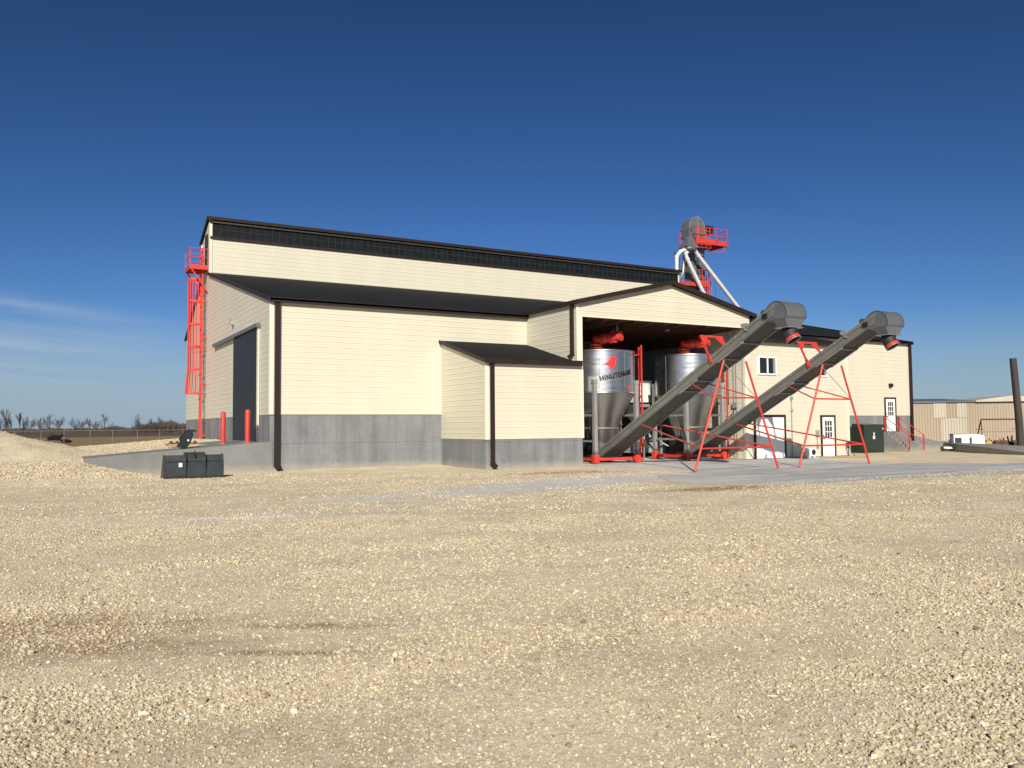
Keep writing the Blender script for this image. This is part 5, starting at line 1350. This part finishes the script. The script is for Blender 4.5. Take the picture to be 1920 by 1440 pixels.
# things in front of the tan shed
def gp(px, depth):    # ground-plane point along a viewing direction, real distance
    d_ = R @ np.array([px - 960, 0, -1545.]); d_ = d_[:2] / (d_[:2] @ np.array([0.5, 0.866])); return d_ * depth
fr = gp(1870, 66); fx, fy = fr
wdir = Vector((0.78, -0.62, 0)).normalized(); ndir = Vector((0.62, 0.78, 0))
rk = thing('steel_rack', (fx, fy, -0.1), 'tall rusty steel A-frame rack standing before the tan shed', 'rack')
c_ = Vector((fx, fy, 0)); hw = 1.32
tops = [c_ - wdir * hw + Vector((0, 0, 1.92)), c_ + wdir * hw + Vector((0, 0, 1.92))]
m = MB()
for tq in tops:
    for s_ in (-1, 1): m.beam(tq, Vector((tq.x, tq.y, -0.2)) + ndir * 0.7 * s_ + wdir * 0.2 * (1 if tq == tops[1] else -1), 0.07, 0.07)
m.build('leg', MAT['rust'], rk)
m = MB(); m.beam(tops[0], tops[1], 0.10, 0.12).beam(tops[0] - Vector((0, 0, 1.0)), tops[1] - Vector((0, 0, 1.0)), 0.03, 0.03); 
for s_ in (-1, 1): m.beam(tops[(s_ + 1) // 2] - Vector((0, 0, 0.78)) - wdir * 0.4, tops[(s_ + 1) // 2] - Vector((0, 0, 0.78)) + wdir * 0.2, 0.05, 0.05)
m.build('crossbar', MAT['rust'], rk)
for i, (px, dep, w_m, h_m, mt, lb) in enumerate([(1844, 62, 0.55, 0.62, 'yellow', 'small yellow and rusty implement left of the rack legs'), (1856, 63, 0.9, 0.5, 'rust', 'rusty toothed implement beneath the rack'),
                                                 (1872, 63, 0.9, 0.42, 'rust', 'low rusty implement in the middle under the rack'), (1886, 63, 1.2, 0.75, 'rust', 'rusty implement with raised hitch at the right rack leg'),
                                                 (1902, 58, 0.8, 0.9, 'black', 'black machine frame just left of the dark post')]):
    p_ = gp(px, dep); m = MB(); rr = random.Random(i)
    im = thing('farm_implement', (p_[0], p_[1], -0.15), lb, 'farm implement', 'scrap implements by the tan shed')
    b_ = Vector((p_[0], p_[1], -0.1))
    m.beam(b_ - wdir * w_m * .6 + Vector((0, 0, 0.25)), b_ + wdir * w_m * .6 + Vector((0, 0, 0.3)), 0.1, 0.12)
    for k in range(5):
        q_ = b_ + wdir * (rr.uniform(-.6, .6) * w_m); m.beam(q_ + Vector((0, 0, -0.05)), q_ + Vector((rr.uniform(-.2, .2), rr.uniform(-.2, .2), h_m * rr.uniform(.5, 1))), 0.06, 0.08)
    m.build('frame', MAT['rust' if mt == 'yellow' else mt], im)
    m = MB()
    for k in (-1, 1):
        q_ = b_ + wdir * k * w_m * .4 + Vector((0, 0, 0.2)); m.tube(q_ - ndir * .06, q_ + ndir * .06, 0.22, n=14)
    m.build('wheel', MAT[mt], im)
for i, (px, dep, w_m, h_m, lb) in enumerate([(1793, 60, 0.9, 0.95, 'white crate with grey mesh opening, leftmost by the tan shed'), (1813, 61, 1.1, 0.9, 'white plastic tank between two crates by the tan shed'), (1838 - 8, 61, 0.7, 0.85, 'white panelled box nearest the yellow implement')]):
    p_ = gp(px, dep); bx = thing('storage_crate', (p_[0], p_[1], -0.1), lb, 'crate', 'white boxes by the tan shed')
    b_ = Vector((p_[0], p_[1], -0.12)); hw_ = w_m / 2
    m = MB(); a_ = b_ - wdir * hw_ - ndir * .4; m.prism([tuple(a_), tuple(a_ + wdir * w_m), tuple(a_ + wdir * w_m + ndir * .8), tuple(a_ + ndir * .8)], (0, 0, h_m)); m.build('body', MAT['white'], bx, bevel=0.03)
    m = MB(); f0 = a_ + wdir * (0.08 if i != 1 else w_m * .4) + Vector((0, 0, 0.3)) - ndir * 0.012
    w2 = w_m * (.5 if i == 0 else .14); m.prism([tuple(f0), tuple(f0 + wdir * w2), tuple(f0 + wdir * w2 + Vector((0, 0, .42))), tuple(f0 + Vector((0, 0, .42)))], tuple(ndir * 0.01)); m.build('opening', MAT['slate'], bx)
    m = MB(); m.prism([tuple(a_ + Vector((0, 0, h_m)) - wdir * .05), tuple(a_ + wdir * (w_m + .05) + Vector((0, 0, h_m))), tuple(a_ + wdir * (w_m + .05) + ndir * .85 + Vector((0, 0, h_m))), tuple(a_ - wdir * .05 + ndir * .85 + Vector((0, 0, h_m)))], (0, 0, 0.04)); m.build('lid', MAT['galv_dull' if i == 0 else 'white'], bx)

# ------------------------------------------------------------------ fence, cattle, trees beyond
fe = thing('pasture_fence', tuple(gp(190, 100)) + (0,), 'long low wire fence with pale posts and top rail across the pasture', 'fence')
fpx = [-60, -15, 30, 79, 122, 171, 213, 259, 301, 344, 387, 430]
fp = [gp(px, 100) for px in fpx]
fz0 = -0.1
for p_ in fp:
    m = MB(); m.tube((p_[0], p_[1], fz0), (p_[0], p_[1], 1.60), 0.035, n=8); m.build('fence_post', MAT['fence'], fe)
m = MB()
for a, b in zip(fp[:-1], fp[1:]): m.tube((a[0], a[1], 1.56), (b[0], b[1], 1.56), 0.025, n=6)
m.build('top_rail', MAT['fence'], fe)
m = MB()
for a, b in zip(fp[:-1], fp[1:]):
    A_, B_ = Vector((a[0], a[1], 0)), Vector((b[0], b[1], 0))
    nD = 24
    for k in range(-10, nD):
        for s_ in (0, 1):
            u0 = k / nD; u1 = (k + 10) / nD
            z0_, z1_ = (0.0, 1.5) if s_ == 0 else (1.5, 0.0)
            c0, c1 = max(u0, 0), min(u1, 1)
            if c1 <= c0: continue
            za = z0_ + (z1_ - z0_) * (c0 - u0) / (u1 - u0); zb_ = z0_ + (z1_ - z0_) * (c1 - u0) / (u1 - u0)
            m.beam(A_.lerp(B_, c0) + Vector((0, 0, za)), A_.lerp(B_, c1) + Vector((0, 0, zb_)), 0.003, 0.003)
m.build('wire_mesh', MAT['rubber'], fe)

def cow(px, depth, rot, label, sc_=1.0):
    p_ = gp(px, depth)
    me_ = bpy.data.meshes.new('cow')
    V_ = [(0, 0, .42), (.35, 0, .50), (.75, 0, .50), (-.45, 0, .46), (-.8, 0, .40), (1.0, 0, .66), (1.18, 0, .84), (1.38, .02, .82), (1.60, .04, .70),
          (.55, -.33, .25), (.95, -.42, .12), (.65, -.50, .07), (-.6, -.36, .28), (-.15, -.55, .16), (-.5, -.66, .07), (-.98, .05, .32), (-1.05, .1, .08),
          (1.28, .16, .92), (1.28, -.16, .92), (.55, .33, .22), (.9, .36, .08)]
    E_ = [(0, 1), (1, 2), (0, 3), (3, 4), (2, 5), (5, 6), (6, 7), (7, 8), (1, 9), (9, 10), (10, 11), (3, 12), (12, 13), (13, 14), (4, 15), (15, 16), (6, 17), (6, 18), (1, 19), (19, 20)]
    R_ = [.40, .40, .32, .42, .30, .21, .16, .12, .075, .15, .08, .05, .20, .09, .05, .04, .03, .035, .035, .13, .07]
    me_.from_pydata(V_, E_, [])
    o_ = bpy.data.objects.new('cow', me_); COL.objects.link(o_)
    sk = o_.modifiers.new('skin', 'SKIN')
    if not me_.skin_vertices: me_.attributes
    for i, r_ in enumerate(R_): me_.skin_vertices[0].data[i].radius = (r_, r_)
    me_.skin_vertices[0].data[0].use_root = True
    sb = o_.modifiers.new('sub', 'SUBSURF'); sb.levels = 1; sb.render_levels = 2
    me_.materials.append(MAT['cow'])
    dg = bpy.context.evaluated_depsgraph_get()
    me2 = bpy.data.meshes.new_from_object(o_.evaluated_get(dg))
    o_.modifiers.clear(); o_.data = me2
    if not me2.materials: me2.materials.append(MAT['cow'])
    for q_ in me2.polygons: q_.use_smooth = True
    o_.location = (p_[0], p_[1], -0.02); o_.rotation_euler = (0, 0, rot); o_.scale = (sc_,) * 3
    tag(o_, label, 'cow', 'cattle lying in the pasture')
cow(103, 128, math.radians(-30), 'black cow lying behind the fence with its head raised, farther left', 1.05)
cow(127, 104, math.radians(170), 'black cow lying just right of and nearer than the other', 0.62)

def tree_mesh(seed, h, spread=0.5, depth_n=6, lean=0.0, tall=False):
    rr = random.Random(seed); tr_m, cr_m = MB(), MB()
    def grow(p, d, L, r, lv, rank=0):
        q = p + d * L
        tgt = tr_m if (lv < 3 and rank == 0) else cr_m
        mid = p.lerp(q, 0.5) + Vector((rr.uniform(-.05, .05), rr.uniform(-.05, .05), 0)) * L
        r = max(r, h * 0.0022)
        tgt.path([p, mid, q], [r, r * .9, r * .8], 5 if lv < 2 else 3, caps=False)
        if lv >= depth_n: return
        def turn(a):
            az_ = rr.uniform(0, 6.28); side = d.cross(Vector((math.cos(az_), math.sin(az_), 0.13))).normalized()
            nd = d * math.cos(a) + side * math.sin(a); nd.z += 0.08; return nd.normalized()
        grow(q, turn(rr.uniform(0.05, 0.22)), L * rr.uniform(.74, .86), r * .74, lv + 1, rank)
        for k in range(2):
            grow(p.lerp(q, rr.uniform(.55, 1.0)), turn(rr.uniform(spread * .7, spread * 1.4)), L * rr.uniform(.55, .78), r * .52, lv + 1 + (rank > 1), rank + 1)
    grow(Vector((0, 0, -0.3)), Vector((lean, 0, 1)).normalized(), h * 0.24, h * 0.024, 0)
    return tr_m, cr_m
def tree(px, depth, top_y, seed, label, spread=.5, lean=0, depth_n=7, tall=False):
    hor = 805.5 - 0.0081 * px
    h = (hor - top_y) * depth / 1545 + 1.7
    p_ = gp(px, depth)
    t_ = thing('bare_tree', (p_[0], p_[1], 0), label, 'tree', 'bare winter trees beyond the pasture')
    a, b = tree_mesh(seed, h, spread, depth_n, lean, tall)
    zmax = max(q[2] for q in b.v); k_ = h / zmax; kx = k_ * (0.8 if tall else 1.1)
    for mm in (a, b): mm.v = [(x * kx, y * kx, z * k_) for x, y, z in mm.v]
    a.build('trunk', MAT['bark'], t_, local=True); b.build('crown', MAT['bark'], t_, local=True)
tree(12.8, 300, 763, 1, 'tallest bare tree, thin and upright above the gravel heap', .30, tall=True)
tree(2, 310, 779, 2, 'bare tree cut by the left edge of the photo', .5)
tree(23, 305, 780, 3, 'small bare tree just right of the tallest one', .4)
tree(39.7, 300, 771, 4, 'narrow bare tree, second tall one from the left', .25, tall=True)
tree(45, 302, 781, 5, 'short bare tree touching the narrow one on its right', .35)
tree(53, 300, 779, 6, 'small leaning bare tree left of the wide round one', .4, .15)
tree(79, 300, 781, 7, 'slim bare tree on the left flank of the wide round one', .35)
tree(94, 290, 773, 8, 'wide rounded bare tree above the farther cow', .62, depth_n=7)
tree(106, 292, 779, 9, 'bare tree leaning right from the wide round one', .5, .35)
tree(141, 300, 779, 10, 'bushy bare tree left of the forked one in mid pasture', .6)
tree(154, 298, 781, 11, 'forked bare tree leaning right in mid pasture', .5, .25)
tree(169.5, 310, 783, 12, 'thin bare tree standing alone between two wider groups', .28, tall=True)
tree(180, 310, 786, 13, 'small thin bare tree left of the open spreading one', .35, -.1)
tree(197, 290, 773, 14, 'open spreading bare tree with heavy forked limbs', .62)
tree(261.6, 285, 773, 15, 'lone bare tree at the left end of the brush', .5)
tree(286, 300, 781, 16, 'bare tree rising from the middle of the brush', .5)
tree(306, 290, 777, 17, 'broad bare tree rising from the right of the brush', .65)
tree(322, 290, 783, 18, 'bare tree near the building corner above the brush', .6)
tree(340, 290, 795, 19, 'low bare tree beside the building corner', .6)

def brush_mass(name, label, px0, px1, dep0, dep1, topf, n, seed):
    rr = np.random.default_rng(seed); m_ = MB(); vs_, fs_ = [], []
    for k in range(n):
        px = rr.uniform(px0, px1); dd = rr.uniform(dep0, dep1); p_ = gp(px, dd)
        hor = 805.5 - 0.0081 * px; h = max(0.4, (hor - topf(px)) * dd / 1545 + 1.7) * rr.uniform(.55, 1.0) ** .7
        nb = 5
        for j in range(nb):
            z0_ = h * rr.uniform(0, .75); ln = h * rr.uniform(.2, .45); a_ = rr.uniform(0, 6.28); w_ = 0.035 * h * rr.uniform(.4, 1)
            bx_, by_ = p_[0] + rr.normal() * h * .18, p_[1] + rr.normal() * h * .18
            ex, ey, ez = bx_ + rr.normal() * ln * .45, by_ + rr.normal() * ln * .45, min(h, z0_ + ln)
            b_ = len(vs_)
            vs_ += [(bx_ - w_ * math.cos(a_), by_ - w_ * math.sin(a_), z0_ - .2), (bx_ + w_ * math.cos(a_), by_ + w_ * math.sin(a_), z0_ - .2), (ex, ey, ez)]
            fs_.append((b_, b_ + 1, b_ + 2))
    m_.add(vs_, fs_); o_ = m_.build(name, MAT['brush']); tag(o_, label, 'brush', kind='stuff')
def tl(px): return 800.8 - 0.006 * px + 0.9 * math.sin(px * .11) + 0.6 * math.sin(px * .37) - (3.2 * math.exp(-((px - 218) / 20.) ** 2))
brush_mass('distant_woods', 'dark distant line of leafless woods along the horizon', -250, 420, 480, 620, tl, 9000, 3)
def bt(px):
    a = 792 - 6 * math.exp(-((px - 312) / 26.) ** 2) - 2 * math.sin(px * .2)
    return a + 10 * max(0, (262 - px) / 12.0)
brush_mass('winter_brush', 'dense brown leafless thicket beside the building corner', 250, 420, 270, 310, bt, 3600, 5)
brush_mass('hedge_line', 'low dark hedge running along the far side of the pasture', -100, 420, 225, 245, lambda p: 809.0 - .0081 * p + math.sin(p * .3), 2600, 8)
# far farm buildings, tiny
for px, w_m, h_m, rm, lb in ((206, 7, 5.0, 'white', 'tiny pale farm building on the horizon left of the spreading tree'), (187, 14, 4.6, 'greyroof', 'tiny grey farm building on the horizon between thin trees')):
    pass
